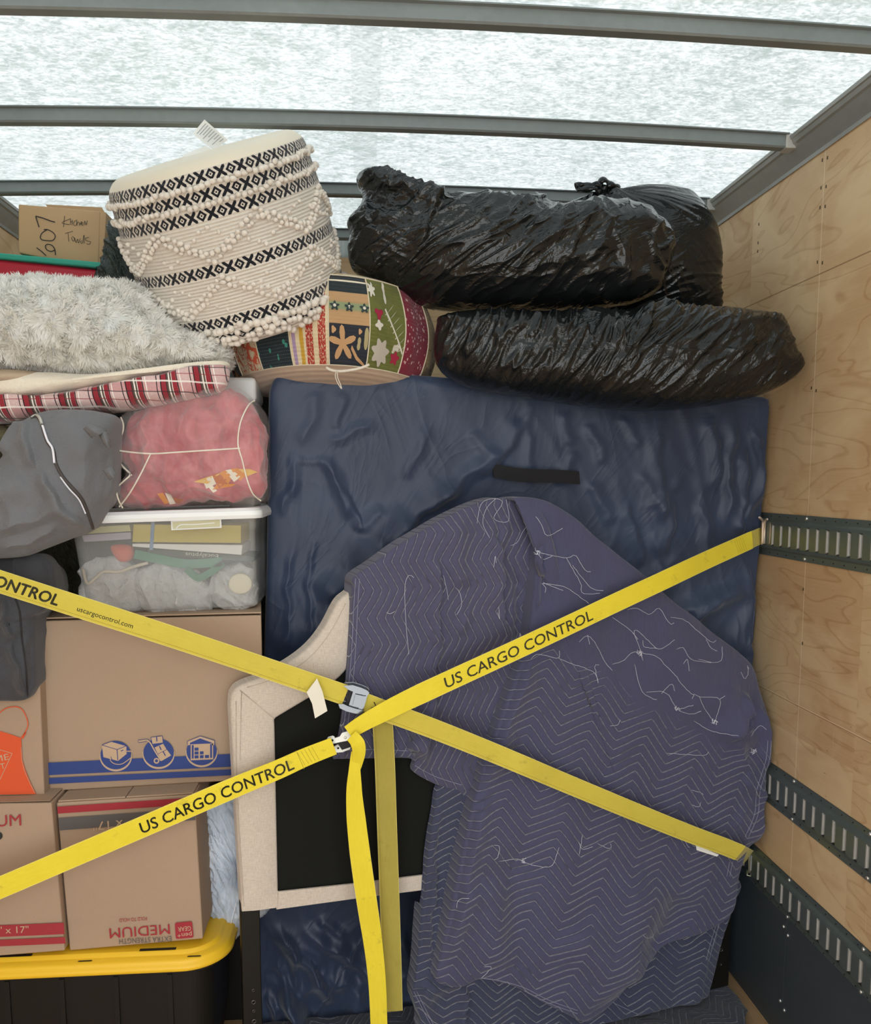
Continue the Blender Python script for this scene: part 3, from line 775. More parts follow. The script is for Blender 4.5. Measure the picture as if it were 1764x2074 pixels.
M_HEM = plain('hem stitch', 'a9aac0', .8)
h = MB()
for dx in (0, 8):
    lay(h, flap, [(720 + dx, 1172), (716 + dx, 1240), (712 + dx, 1320), (705 + dx, 1400), (696 + dx, 1470), (687 + dx, 1525)], .0008)
lay(h, flap, [(690, 1520), (760, 1518), (826, 1521)], .0008); lay(h, flap, [(836, 1548), (880, 1572), (935, 1590)], .0008)
h.build('hem_stitch', M_HEM, t, smooth=True)
h = MB()
for k in (0, 7):
    lay(h, bB, [(1562 - k, 1500), (1558 - k, 1540), (1540 - k, 1600), (1535 - k, 1650), (1516 - k, 1695)], .0009)
    lay(h, bB, [(970, 1981 + k * .9), (1010, 1986 + k * .9), (1060, 2000 + k * .9), (1110, 2025 + k * .9), (1170, 2047 + k * .9)], .0009)
fo = [o for o in t2.children if o.name.startswith('folded')][0]
for k in (0, 6):
    lay(h, fo, [(1478 - k, 1770), (1466 - k, 1840), (1448 - k, 1900), (1436 - k, 1945)], .0009)
    lay(h, fo, [(838 + k, 2008), (860 + k, 2052), (880 + k, 2090)], .0008); lay(h, bB, [(1484 - k, 1745), (1478 - k, 1775)], .0008)
lay(h, fo, [(1240, 2030), (1300, 2058), (1340, 2076)], .0008)
h.build('hem_stitch', M_HEM, t2, smooth=True)
h = MB()
for px in ([(828, 1325), (822, 1260), (820, 1190), (828, 1165), (838, 1170)], [(782, 1240), (790, 1243), (800, 1238)], [(925, 1245), (935, 1225), (931, 1200), (922, 1190)], [(1004, 1010), (985, 1030), (978, 1060), (992, 1090)], [(966, 1060), (975, 1020), (1000, 1010), (1018, 1018), (1000, 1050), (1030, 1055), (1025, 1012)], [(1000, 1150), (1003, 1125), (1005, 1140)], [(898, 1165), (905, 1195), (908, 1215)], [(1034, 1105), (1048, 1098), (1060, 1075), (1083, 1045)], [(1010, 1230), (1012, 1255), (1008, 1240)]):
    h = MB(); lay(h, flap, px, .0009, .003)
    if h.V: h.build('loose_thread', M_THREAD, t, smooth=True)
h = MB()
T2 = [[(1085, 1046), (1096, 1062), (1108, 1085), (1140, 1070)], [(1084, 1110), (1090, 1118), (1145, 1130), (1165, 1125), (1185, 1155), (1196, 1158)], [(1147, 1130), (1175, 1180), (1178, 1200), (1200, 1203), (1215, 1201)], [(1088, 1120), (1100, 1133), (1118, 1126)], [(1097, 1182), (1120, 1184), (1150, 1192), (1192, 1222)], [(1098, 1182), (1105, 1190), (1104, 1200)],
      [(1048, 1250), (1050, 1270), (1054, 1290), (1048, 1262)], [(1173, 1300), (1188, 1288), (1204, 1300), (1225, 1340), (1240, 1358)], [(1190, 1286), (1194, 1305)], [(1075, 1335), (1090, 1325), (1130, 1333), (1132, 1318)], [(1130, 1333), (1160, 1345), (1190, 1355), (1206, 1365), (1212, 1386), (1205, 1350), (1213, 1346)], [(1240, 1345), (1262, 1338), (1280, 1322), (1296, 1322), (1302, 1340), (1298, 1318), (1284, 1282), (1292, 1278), (1330, 1313), (1350, 1308), (1366, 1295)],
      [(1296, 1322), (1330, 1330), (1350, 1350), (1368, 1368), (1380, 1385), (1400, 1405), (1406, 1407)], [(1302, 1296), (1305, 1310), (1330, 1313)], [(1406, 1405), (1418, 1412), (1458, 1416), (1450, 1455), (1447, 1462)], [(1416, 1410), (1430, 1440), (1447, 1462)], [(1396, 1360), (1392, 1335), (1384, 1345)], [(1406, 1407), (1402, 1415)], [(1458, 1416), (1468, 1410)],
      [(1310, 1402), (1348, 1403), (1372, 1436), (1400, 1446), (1420, 1440)], [(1372, 1434), (1376, 1436), (1404, 1428)], [(1330, 1418), (1300, 1400), (1285, 1345)], [(1270, 1235), (1290, 1232), (1315, 1244), (1335, 1232), (1355, 1262), (1365, 1262)], [(1358, 1250), (1385, 1255), (1410, 1275), (1440, 1300), (1450, 1298)], [(1462, 1310), (1462, 1335), (1445, 1342), (1415, 1335)], [(1514, 1352), (1515, 1365), (1508, 1375), (1500, 1360)], [(1513, 1348), (1517, 1354)],
      [(1370, 1315), (1384, 1312), (1400, 1335), (1440, 1342)], [(1340, 1405), (1360, 1385), (1366, 1400)], [(1405, 1460), (1440, 1480), (1490, 1490), (1495, 1490)], [(1520, 1492), (1530, 1478), (1540, 1470), (1552, 1478)], [(1520, 1515), (1528, 1522), (1532, 1515), (1524, 1526)], [(1235, 1470), (1250, 1468), (1256, 1458)], [(1350, 1525), (1420, 1530), (1436, 1524)], [(1400, 1600), (1420, 1606), (1424, 1610)], [(1400, 1630), (1415, 1634), (1419, 1625)],
      [(1000, 1742), (1008, 1735), (1012, 1715), (1000, 1712)], [(1010, 1745), (1045, 1740), (1060, 1746), (1100, 1756), (1120, 1750), (1132, 1716)], [(1172, 1705), (1180, 1720), (1200, 1715)], [(1210, 1708), (1230, 1718), (1238, 1716), (1236, 1708)], [(1302, 1893), (1310, 1900), (1322, 1898), (1324, 1892)], [(925, 1838), (930, 1822), (950, 1820)], [(980, 1958), (996, 1960), (965, 1990)], [(1180, 1690), (1175, 1720), (1174, 1730)], [(1386, 1700), (1392, 1712), (1396, 1716)],
      [(1430, 1295), (1440, 1312), (1452, 1318)], [(1240, 1250), (1275, 1275), (1292, 1295)], [(1100, 1180), (1140, 1196)], [(1160, 1145), (1196, 1190), (1222, 1196)]]
for px in T2:
    h = MB(); lay(h, bB, px, .0010, .003, fuzzy=.35)
    if h.V: h.build('loose_thread', M_THREAD, t2, smooth=True)
for c, n in (((1447, 1462), 9), ((1295, 1322), 6), ((1372, 1436), 4), ((1526, 1522), 6), ((1050, 1285), 5), ((1088, 1119), 5), ((1062, 1744), 5)):
    h = MB()
    for k in range(n):
        a = RNG.uniform(0, 6.28); lay(h, bB, [c, (c[0] + 4 * math.cos(a), c[1] + 4 * math.sin(a)), (c[0] + 7 * math.cos(a + 1.5), c[1] + 7 * math.sin(a + 1.5))], .0011, .004)
    if h.V: h.build('thread_knot', M_THREAD, t2, smooth=True)

# blanket lying on the floor under the headboard leg
V = []; nx_, ny_ = 110, 60
for i in range(nx_):
    for j in range(ny_):
        u, v = i / (nx_ - 1), j / (ny_ - 1)
        x = -.36 + 1.51 * u; y = 1.95 + (.51 + .145 * u) * v + .02 * math.sin(u * 9) * (1 - v)
        if u > .93: x = -.36 + 1.51 * u - .03 * math.sin(v * 14) * (u - .93) / .07
        V.append((x, y, 0))
V = np.array(V); V[:, 2] = .038 + .018 * fbm(V * (6, 6, 1) + 3, 4, 50) + .012 * ridge(V * (4, 3, 1), 3, 60, 2)
e_ = np.minimum.reduce([(V[:, 0] - V[:, 0].min()), (V[:, 0].max() - V[:, 0]), (V[:, 1] - V[:, 1].min()), (V[:, 1].max() - V[:, 1])]); V[:, 2] *= np.clip(e_ / .03, 0, 1) ** .4; V[:, 2] = np.clip(V[:, 2], .002, .05)
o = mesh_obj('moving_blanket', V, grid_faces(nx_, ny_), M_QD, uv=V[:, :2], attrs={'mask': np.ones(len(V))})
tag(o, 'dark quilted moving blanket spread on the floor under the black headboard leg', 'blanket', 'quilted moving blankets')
# ============================================================ black bags and poufs on top
def plastic(name, c1, c2, rough, s1, s2, st=(.9, .25), bd=.02, trans=None):
    m = Mat(name); x, y, z = m.xyz()
    u = m.vec(x * s1[0] + z * s1[1], y * s1[0], z * s1[2] - x * s1[3])
    a = m.noise(u, 1.0, 5, .62, .8); r1 = 1 - (a - .5).abs() * 4
    b = m.noise(m.vec(x * s2, y * s2, z * s2 * 1.0), 1.0, 4, .65, 1.6); r2 = 1 - (b - .5).abs() * 4
    vv = m.node('ShaderNodeTexVoronoi'); vv.feature = 'DISTANCE_TO_EDGE'; vv.inputs['Scale'].default_value = 1.0
    m.nt.links.new(m.vec(x * s2 * 1.1 + b * 1.2, y * s2, z * s2 * .9 + a * 1.5), vv.inputs['Vector'])
    r3 = 1 - E(m, vv.outputs['Distance']).step(0, .25)
    return m.bsdf(m.mix(b, c1, c2), rough, bump=r1.max(0) * .55 + r2.max(0) * .25 + r3 * .22, bs=st[0], bd=bd, spec=.55)
M_BAG1 = plastic('black bin liner', '141617', '1b1e1f', .13, (4, 2, 9, 4), 5, st=(.30, .25), bd=.024)
M_BAG2 = plastic('black bin liner taut', '141617', '1b1e1f', .15, (3, 2, 8, 2), 4, st=(.22, .25), bd=.020)
M_BAG3 = plastic('black bin liner pleated', '141617', '1a1d1e', .13, (15, -9, 4, -1.5), 5, st=(.27, .25), bd=.022)
M_BAGG = plastic('dark green liner', '26302e', '36423f', .3, (26, 10, 8, 4), 14, bd=.010)
def strx(px, deg, sx, sy, k=0, o=3, sharp=2):
    a = math.radians(deg); q = np.stack([(px[:, 0] * math.cos(a) + px[:, 1] * math.sin(a)) / sx, (-px[:, 0] * math.sin(a) + px[:, 1] * math.cos(a)) / sy, px[:, 0] * 0 + k], -1)
    w_ = q + .35 * noise3(q * .7 + 9, k + 30)[:, None]
    return (ridge(w_, min(o, 2), k, sharp * 1.4) - .4) * .9

b1 = [(722, 367), (728, 352), (745, 344), (765, 343), (792, 364), (816, 384), (852, 397), (894, 404), (924, 398), (991, 397), (1058, 404), (1083, 400), (1103, 416), (1133, 427), (1163, 428), (1202, 417), (1240, 414), (1291, 425), (1336, 444), (1356, 470), (1364, 500), (1357, 531), (1346, 559), (1337, 585), (1305, 606), (1263, 617), (1180, 626), (1069, 629), (947, 629), (891, 627), (845, 615), (791, 592), (747, 564), (714, 545), (704, 505), (709, 476), (704, 448), (728, 420), (734, 395)]
s1 = [(735, 395, 895, 410, 14, .016, 2), (895, 410, 830, 545, 16, .034, 2), (900, 425, 870, 500, 30, -.02, 0), (910, 440, 1080, 430, 12, .020, 2), (1080, 405, 1120, 430, 14, .02, 1), (1030, 440, 900, 520, 16, .012, 1), (1080, 450, 940, 520, 14, .012, 1), (730, 400, 760, 500, 20, .016, 2), (735, 360, 790, 400, 16, .02, 1), (1160, 430, 1060, 540, 16, .014, 1), (1120, 440, 1050, 500, 14, .014, 1), (1190, 440, 1110, 560, 12, .014, 2), (1210, 480, 1160, 560, 14, .018, 1), (1210, 480, 1235, 560, 10, .02, 1), (1240, 560, 1140, 590, 12, .014, 1), (1290, 430, 1300, 490, 20, .018, 0), (1330, 460, 1290, 500, 12, .02, 1), (1350, 500, 1300, 520, 12, .018, 1), (1270, 495, 1330, 560, 12, .02, 1), (1290, 560, 1240, 600, 12, .016, 1), (1130, 480, 1215, 470, 14, .018, 2), (1180, 420, 1190, 470, 14, .012, 1), (710, 480, 770, 500, 16, .014, 1), (715, 540, 780, 560, 16, .012, 1)]
def d1(PX, V, S, side):
    r = np.clip((PX[:, 0] - 1040) / 200, 0, 1); l = 1 - r
    d = .55 * creases(PX, s1) + .014 * fbm(V * 3.5, 2, 70)
    d += .013 * strx(PX, -32, 120, 30, 3) * (l * .75 + .15)
    d += .015 * (ridge(V * (8, 4, 8) + .3 * noise3(V * 5, 5)[:, None], 2, 81, 1.3) - .5) * r
    d += .008 * strx(PX, 20, 60, 25, 8) * np.clip((860 - PX[:, 0]) / 80, 0, 1)
    return .8 * d * np.clip((1 - S) / .07, .08, 1)
o = blob('bin_liner', b1, Y(2.43), .19, .2, M_BAG1, n=2.0, nb=2.0, N=620, R=150, center=(1010, 515), disp=d1); o.name = 'trash_bag'
tag(o, 'big black plastic trash bag lying uppermost beside the tasselled pouf, open end crumpled', 'trash bag', 'black trash bags')
b2 = [(1128, 425), (1150, 412), (1180, 402), (1206, 396), (1222, 386), (1240, 390), (1262, 386), (1302, 379), (1347, 378), (1391, 389), (1412, 404), (1426, 425), (1446, 465), (1452, 500), (1457, 540), (1455, 580), (1458, 618), (1440, 650), (1300, 660), (1150, 640), (1090, 560), (1100, 470)]
def d2(PX, V, S, side):
    k = np.array([1215., 388.]); v = PX - k; rr = np.hypot(v[:, 0], v[:, 1]); th = np.arctan2(v[:, 1], v[:, 0])
    q = np.stack([th * 6, rr / 300, th * 0], -1)
    d = .007 * (ridge(q, 2, 90, 1.6) - .5) * np.exp(-rr / 190) * np.clip(rr / 25, 0, 1) * 1.5 + .01 * fbm(V * 5, 2, 77)
    d += .006 * strx(PX, -25, 90, 20, 5) * np.clip((PX[:, 1] - 500) / 60, 0, 1)
    return .8 * d * np.clip((1 - S) / .07, .08, 1)
t = empty('trash_bag', Y(2.68).hit(1290, 640), 'rounded black trash bag standing behind, its neck tied in a knot', 'trash bag', 'black trash bags')
blob('bag_body', b2, Y(2.68), .15, .2, M_BAG2, t, n=2.0, nb=2.0, N=420, R=110, center=(1290, 510), disp=d2)
k = MB(); P5 = Y(2.62)
def knot(px, r, fl=.55, seed=0):
    q = catmull(px, 26, False); P = P5.hit(q[:, 0], q[:, 1]); P[:, 1] += .012 * np.sin(np.linspace(0, 5, 26) + seed)
    rr = r * (.55 + .5 * np.abs(np.sin(np.linspace(0.5, 7, 26) + seed))) ; k.tube(P, rr, 9, flat=fl)
knot([(1168, 376), (1180, 372), (1196, 380), (1206, 374), (1218, 380)], .011, .5, 1)
knot([(1172, 380), (1188, 384), (1205, 384), (1222, 386)], .010, .5, 2)
knot([(1212, 376), (1218, 367), (1228, 370), (1236, 380), (1224, 384)], .011, .6, 3)
knot([(1230, 376), (1242, 378), (1253, 381), (1248, 388), (1232, 388)], .010, .6, 4)
knot([(1204, 398), (1214, 388), (1226, 384), (1240, 390), (1250, 398)], .013, .8, 5)
knot([(1218, 402), (1222, 388), (1224, 378)], .013, .8, 6)
k.build('tied_neck', M_BAG1, t, smooth=True)
b3 = [(885, 655), (893, 641), (960, 630), (1060, 632), (1180, 632), (1270, 630), (1300, 616), (1320, 612), (1402, 622), (1470, 624), (1530, 631), (1574, 637), (1586, 650), (1598, 680), (1608, 708), (1623, 738), (1600, 768), (1547, 797), (1485, 814), (1402, 827), (1308, 832), (1208, 825), (1124, 814), (1041, 802), (958, 787), (905, 762), (882, 731), (879, 695)]
s3 = [(1300, 615, 1250, 740, 20, .022, 2), (1320, 615, 1350, 660, 16, .018, 1), (1570, 640, 1520, 760, 20, .030, 2), (1600, 690, 1540, 720, 14, .02, 1), (1622, 738, 1500, 735, 14, .012, 2), (1250, 718, 1500, 728, 6, .008, 2), (920, 650, 900, 740, 20, .016, 1), (990, 640, 930, 740, 16, .020, 2), (1050, 645, 985, 720, 14, .020, 1), (1110, 650, 1060, 760, 12, .018, 1), (1160, 650, 1170, 740, 12, .018, 2), (1200, 650, 1250, 740, 12, .02, 1), (1230, 640, 1215, 720, 12, .018, 1), (1080, 650, 1040, 700, 12, .015, 1), (1420, 660, 1300, 740, 12, .012, 1), (1460, 665, 1370, 740, 14, .014, 2), (1500, 670, 1440, 740, 12, .014, 1), (1540, 670, 1480, 760, 12, .014, 1)]
def d3(PX, V, S, side):
    d = .5 * creases(PX, s3) + .012 * fbm(V * 4, 3, 110)
    l = np.clip((1290 - PX[:, 0]) / 100, 0, 1)
    d += .012 * strx(PX, -62, 90, 22, 3, 2, 1.6) * l + .009 * strx(PX, -40, 110, 22, 6, 2, 1.6) * (1 - l)
    d *= np.clip(1.15 - (PX[:, 1] - 740) / 110, .45, 1.15)
    return .8 * d * np.clip((1 - S) / .07, .08, 1)
o = blob('bin_liner', b3, Y(2.345), .15, .24, M_BAG3, n=2.3, nb=2.0, N=600, R=140, center=(1245, 722), disp=d3); o.name = 'trash_bag'
tag(o, 'long black plastic trash bag resting directly on the navy mattress, corner against the plywood', 'trash bag', 'black trash bags')

# dark green bag between red tote and pouf
gb_ = [(200, 560), (212, 520), (225, 470), (245, 440), (280, 430), (330, 450), (350, 560), (320, 620), (240, 625), (195, 600)]
o = blob('green_bag', gb_, Y(2.62), .10, .12, M_BAGG, N=200, R=50, disp=lambda PX, V, S, side: (.012 * strx(PX, 70, 60, 14, 5) + .01 * fbm(V * 6, 2, 9)) * np.clip((1 - S) / .05, .25, 1)); o.name = 'trash_bag'
tag(o, 'dark green plastic bag squeezed between the red tote and the tasselled pouf', 'trash bag')

# ---- the tasselled XO pouf
def drum(Rr, H, corner, nu=240, squash=None, bulge=.02):
    """Rounded drum: returns grid of points (nu x nv), uv (angle in degrees, distance down the side)."""
    prof = [(r, H) for r in np.linspace(0, Rr - corner, 12)]
    prof += [(Rr - corner + corner * math.sin(a), H - corner + corner * math.cos(a)) for a in np.linspace(.1, PI / 2, 8)]
    prof += [(Rr + bulge * math.sin(PI * t_), H - corner - (H - 2 * corner) * t_) for t_ in np.linspace(.02, .98, 50)]
    prof += [(Rr - corner + corner * math.cos(a), corner - corner * math.sin(a)) for a in np.linspace(0.05, PI / 2, 8)]
    prof += [(r, 0) for r in np.linspace(Rr - corner, 0, 8)[1:]]
    return np.array(prof)
def xo_mat():
    m = Mat('woven pouf side'); u, v = m.uv()       # u metres round the side, v metres down from the top edge
    per = .0465
    def row(v0, h):
        f = (u / per).frac(); t_ = (v - v0) / h; a = (t_ - .5).abs() * 2     # 0 centre .. 1 edge
        # O = diamond with a white centre, X = crossing bars
        fo = (f - .25).abs() * 4; o_ = (fo * .95 + a)
        dia = o_.lt(1.0) * (1 - o_.lt(.46)) + o_.lt(.2)
        fx = (f - .75).abs() * 4
        xx = ((fx - a).abs()).lt(.40) * fx.lt(1.15)
        outl = ((f - .25).abs() * 4 + a)
        return (dia.max(xx) * t_.between(0, 1)).clamp()
    rows = None
    for v0, h in XO_ROWS:
        r = row(v0, h); rows = r if rows is None else rows.max(r)
    side = v.gt(.002)
    cord = (v / .0078).tri()
    n = m.noise(None, 140, 3, .6); n2 = m.noise(None, 7, 2)
    c = m.mix((n * .6 + n2 * .5 - .1).clamp(), 'd3c8bb', 'ece5d9')
    c = m.mix(side, m.mix(n2, 'ddd2bd', 'e8dfcc'), c)
    c = m.mix(rows, c, '1c1e26')
    return m.bsdf(c, .9, bump=(cord.pow(.6) * .9 + n * .5) * side + n2 * .25, bs=.75, bd=.005, sheen=.3, spec=.15)
XO_ROWS = [(.002, .025), (.040, .026), (.080, .026), (.200, .027), (.322, .027), (.364, .018)]
M_XO = xo_mat()
M_TUFT = (lambda m: m.bsdf(m.mix(m.noise(None, 90, 2), 'd8cdc0', 'f0e9de'), .95, bump=m.noise(None, 500, 3), bs=.6, bd=.002, sheen=.4, spec=.1))(Mat('cotton tufts'))
PR, PH = .262, .425
prof = drum(PR, PH, .045, bulge=.010)
pc = Y(2.40).hit(474, 490)
ax_up = np.array([-.255, -.36, .90]); ax_up /= np.linalg.norm(ax_up)
ax_r = np.cross(np.array([0, 1, 0]), ax_up); ax_r /= np.linalg.norm(ax_r); ax_f = np.cross(ax_up, ax_r)
if ax_f[1] > 0: ax_f = -ax_f
def pouf_pt(ang, rr, hh):
    """ang in radians, 0 faces the rear door."""
    sq = 1 + .035 * math.cos(2 * ang + .6) + .02 * math.sin(3 * ang)
    sag = .008 * math.sin(ang * 1.0 - .9) * (hh / PH) * 1.0
    h2 = hh - PH / 2 + sag * (rr / PR)
    if hh > PH - .01: h2 += .006 * (1 - (rr / PR) ** 2)
    return pc + rr * sq * (math.sin(ang) * ax_r + math.cos(ang) * ax_f) + h2 * ax_up
nu = 240; V = []; U = []
side_s = 0
for i in range(nu):
    a = -PI + 2 * PI * i / nu
    for j, (r, h_) in enumerate(prof):
        V.append(pouf_pt(a, r, h_)); U.append((a * PR, (PH - .02 - h_) if r > PR - .043 or h_ < PH / 2 else -.05 - (PR - r)))
V = np.array(V); U = np.array(U)
t = empty('tufted_pouf', pc - ax_up * PH / 2, 'cream drum pouf with black XO bands and cotton tufts, tilted on the fluffy throw', 'pouf')
mesh_obj('pouf_body', V, grid_faces(nu, len(prof), True), M_XO, t, uv=U)
tf = MB()
def tuft(ang, dv, r, lift=.004):
    hh = PH - .02 - dv; rr = PR + .010 * math.sin(PI * np.clip(dv / (PH - .09), 0, 1)); rr -= .045 - math.sqrt(max(0, .045 ** 2 - max(0, .045 - hh) ** 2)); p = pouf_pt(ang, rr + lift, hh)
    q = RNG.uniform(.8, 1.25, 3); tf.sphere(p, np.array((r * 1.05, r, r * .95)) * q, 7, 6)
for dv in (.0325, .071):
    for a in np.arange(-1.75, 1.75, .0135 / PR): tuft(a + RNG.normal(0, .006), dv + RNG.normal(0, .0025), .0072)
for dv in (.354, .374, .390):
    for a in np.arange(-1.75, 1.75, .015 / PR): tuft(a + RNG.normal(0, .01), dv + RNG.normal(0, .004), .0085, .006)
def zig(a, v0, v1, per, ph): 
    f = ((a * PR) / per + ph) % 1; return v0 + (v1 - v0) * abs(2 * f - 1)
for (v0, v1, ph) in ((.118, .188, .15), (.238, .310, .65)):
    for a in np.arange(-1.7, 1.7, .0128 / PR):
        dv = zig(a, v0, v1, .235, ph)
        for q in (-.009, .006):
            tuft(a + RNG.normal(0, .006), dv + q + RNG.normal(0, .002), .0066)
    for a in np.arange(-1.7, 1.7, .019 / PR):
        dv = zig(a, v0, v1, .235, ph + .5)
        if RNG.random() < .85: tuft(a + RNG.normal(0, .01), dv + RNG.normal(0, .004), .0052, .002)
tf.build('cotton_tufts', M_TUFT, t, smooth=True)
# care labels
lb = MB(); A = Y(2.42)
def sheet(mb, quad, pl0, pl1, mi=0, th=.0006, n=6, curl=.004):
    (a, b, c, d) = quad; rows = []
    for i in range(n + 1):
        f = i / n; l = np.array(a) * (1 - f) + np.array(d) * f; r = np.array(b) * (1 - f) + np.array(c) * f
        pl = Y(pl0 + (pl1 - pl0) * f + curl * math.sin(f * PI)); rows.append((pl.hit(*l), pl.hit(*r)))
    V = [p for rw in rows for p in rw] + [p + np.array((0, th, 0)) for rw in rows for p in rw]; k_ = 2 * (n + 1)
    Fc = [(2 * i, 2 * i + 1, 2 * i + 3, 2 * i + 2) for i in range(n)] + [(k_ + 2 * i + 2, k_ + 2 * i + 3, k_ + 2 * i + 1, k_ + 2 * i) for i in range(n)]
    Fc += [(0, k_, k_ + 1, 1), (2 * n, 2 * n + 1, k_ + 2 * n + 1, k_ + 2 * n)] + [(2 * i, 2 * i + 2, k_ + 2 * i + 2, k_ + 2 * i) for i in range(n)] + [(2 * i + 1, k_ + 2 * i + 1, k_ + 2 * i + 3, 2 * i + 3) for i in range(n)]
    mb.add(V, Fc, mi=mi)
M_LABEL = plain('care label', 'e9eae8', .7); M_INK = plain('label print', '8c9196', .8)
yl = 2.33
sheet(lb, [(414, 242), (461, 283), (434, 305), (390, 271)], yl, yl + .01); lb.build('care_label', M_LABEL, t)
l2 = MB(); sheet(l2, [(416, 296), (440, 306), (378, 322), (368, 314)], yl - .012, yl - .012); l2.build('care_label', M_LABEL, t)
ik = MB(); pl = Y(yl - .0035)
for i in range(9):
    f = .12 + i * .095; a = np.array((414, 242)) * (1 - f) + np.array((461, 283)) * f; b = np.array((390, 271)) * (1 - f) + np.array((434, 305)) * f
    e0, e1 = .12, [.85, .8, .7, .86, .6, .84, .5, .8, .4][i]
    strokes(ik, [[a * (1 - e0) + b * e0, a * (1 - e1) + b * e1]], Y(yl - .0055), 1.5)
ik.build('label_print', M_INK, t)

# ---- patchwork pouf
def patch_mat():
    m = Mat('patchwork cotton'); u, v = m.uv()       # u degrees round, v 0 bottom .. 1 top of the patch band
    x, y, z = m.xyz(); n = m.noise(None, 60, 3); quilt_ = (v * 150.0).sin()
    def spots(sc, th, sx=.03): return m.vor(m.vec(u * sx, v, 3.0), sc).lt(th)
    cream = m.mix(n, 'cdbb98', 'ddcfae')
    # red rose print
    rose = m.noise(m.vec(u * .04, v, 1.0), 5.0, 2, .5, 2.0)
    p0 = m.mix((rose - .5).abs().lt(.035) * v.lt(.62), cream, 'c65a3c')
    # teal spots on charcoal
    wsp = m.noise(m.vec(u * .03, v, 9.0), 5, 2)
    p1 = m.mix(m.vor(m.vec(u * .034, v * 1.0, 1.0), 8.5).lt(.23) * wsp.gt(.46), m.mix(n, '232d33', '2e393f'), '3f8f7c')
    p1 = m.mix((v * 28 + u * .0).tri().lt(.06) * (u * .9).frac().lt(.45), p1, '8d9488')
    # cream with lilac, mustard and red brushed stripes
    p2 = m.mix(u.between(-18.6, -16.8) * (v.lt(.55)), cream, 'a58fae')
    p2 = m.mix((u + 14.2 + m.noise(m.vec(u, v * 6, 0.0), 2) * 1.0).between(-.0, 2.0), p2, 'c39b3e')
    ragg = m.noise(m.vec(u * .6, v * 9.0, 0.0), 3.2, 3, .7)
    red = ((u + 9.6).abs().lt(1.9) + (u + 3.2).abs().lt(1.9)) * ragg.gt(.44)
    p2 = m.mix(red.clamp(), p2, 'a83a33')
    # dark and apricot bands
    p3 = m.mix(v.gt(.80), 'b8946c', '2e3539'); p3 = m.mix(v.between(.925, .945), p3, 'e1d7c2'); 
    p3 = m.mix(v.between(.58, .70) , p3, m.mix(v.between(.60, .68), 'ab9068', '8c9672')); p3 = m.mix(v.lt(.44), p3, '2f323a')
    # olive with white leaves
    p4 = m.mix(n, '5f6434', '72763c')
    p4 = m.mix(m.noise(m.vec(u * .03, v, 5.0), 4.0, 2).step(.60, .62) * v.lt(.30), p4, 'c9c1b0')
    # red with small pale flowers
    p5 = m.mix(m.vor(m.vec(u * .036, v * 1.0, 4.0), 15).lt(.25) * m.vor(m.vec(u * .036, v * 1.0, 4.0), 15).gt(.06), m.mix(n, '7a2435', '8f2f42'), 'd9b5b2')
    p6 = m.mix(m.noise(m.vec(u * .03, v, 8.0), 4, 3, .6, 1).gt(.55), 'b49a6b', '8a6a43')
    pL = m.mix(m.noise(m.vec(u * .03, v, 2.0), 5, 2, .6, 1).gt(.55), '2e2a26', 'c98a3a')
    c = pL
    for a, p in ((-62, p0), (-40.4, p1), (-19.7, p2), (.2, p3), (20.6, p4), (41.8, p5), (63, p6)):
        c = m.mix(u.gt(a), c, p)
    c = m.mix(u.gt(100), c, p1); c = m.mix(u.gt(130), c, p4); c = m.mix(u.lt(-100), c, p5)
    c = m.mix(v.lt(0), c, m.mix(n, 'b59c87', 'c4ac97')); c = m.mix(v.gt(1), c, m.mix(m.noise(None, 12, 3).gt(.52), 'cbb994', 'a58a55'))
    return m.bsdf(c, .85, bump=quilt_ * .5 + n * .6, bs=.4, bd=.003, sheen=.2, spec=.2)
M_PATCH = patch_mat()
QR = .298; qc = Y(2.575).hit(672, 668); qc[2] = Y(2.28).hit(672, 745)[2] + .110
def seat_prof():
    P = [(0, .145)]
    P += [(QR * .35, .146), (QR * .6, .140), (QR * .8, .128), (QR * .9, .115)]
    P += [(QR * (.9 + .1 * math.sin(t_ * PI)), .115 - .225 * t_) for t_ in np.linspace(.06, 1, 26)]
    P += [(QR * .85, -.126), (QR * .72, -.145), (QR * .5, -.157), (0, -.160)]
    return P
sp = seat_prof(); nu = 216; V = []; U = []
for i in range(nu):
    a = -PI + 2 * PI * i / nu
    for r, h_ in sp:
        k_ = 1 + .012 * math.cos(a * 16) * (abs(h_) < .1); tilt = -.004 * math.sin(a) * r / QR
        V.append(qc + (r * k_ * math.sin(a), -r * k_ * math.cos(a) , h_ + tilt + .012 * (math.cos(a * 2) * r / QR))); U.append((math.degrees(a), (h_ + .110) / .225))
t = empty('patchwork_pouf', qc + (0, 0, -.160), 'round patchwork pouf of printed cotton strips above a tan base, beneath the black bag', 'pouf')
mesh_obj('pouf_body', V, grid_faces(nu, len(sp), True), M_PATCH, t, uv=U)
def qpt(deg, v, lift=.001):
    a = math.radians(deg); h_ = -.110 + .225 * v; r = QR * (.9 + .1 * math.sin((1 - v) * PI)) if 0 <= v <= 1 else QR * .9
    k_ = 1 + .012 * math.cos(a * 16) * (abs(h_) < .1); r = r * k_ + lift
    return qc + (r * math.sin(a), -r * math.cos(a), h_ - .004 * math.sin(a) * r / QR + .012 * math.cos(a * 2) * r / QR)
pp = MB()
for dg in (-62, -40.4, -19.7, .2, 20.6, 41.8, 63):
    pp.tube([qpt(dg, v_, .001) for v_ in np.linspace(0, 1, 14)] , .0018, 6)
pp.tube([qpt(dg, 0, .0005) for dg in np.linspace(-95, 95, 60)], .0016, 6)
pp.tube([qpt(dg, 1.0, .0005) for dg in np.linspace(-95, 95, 60)], .0018, 6)
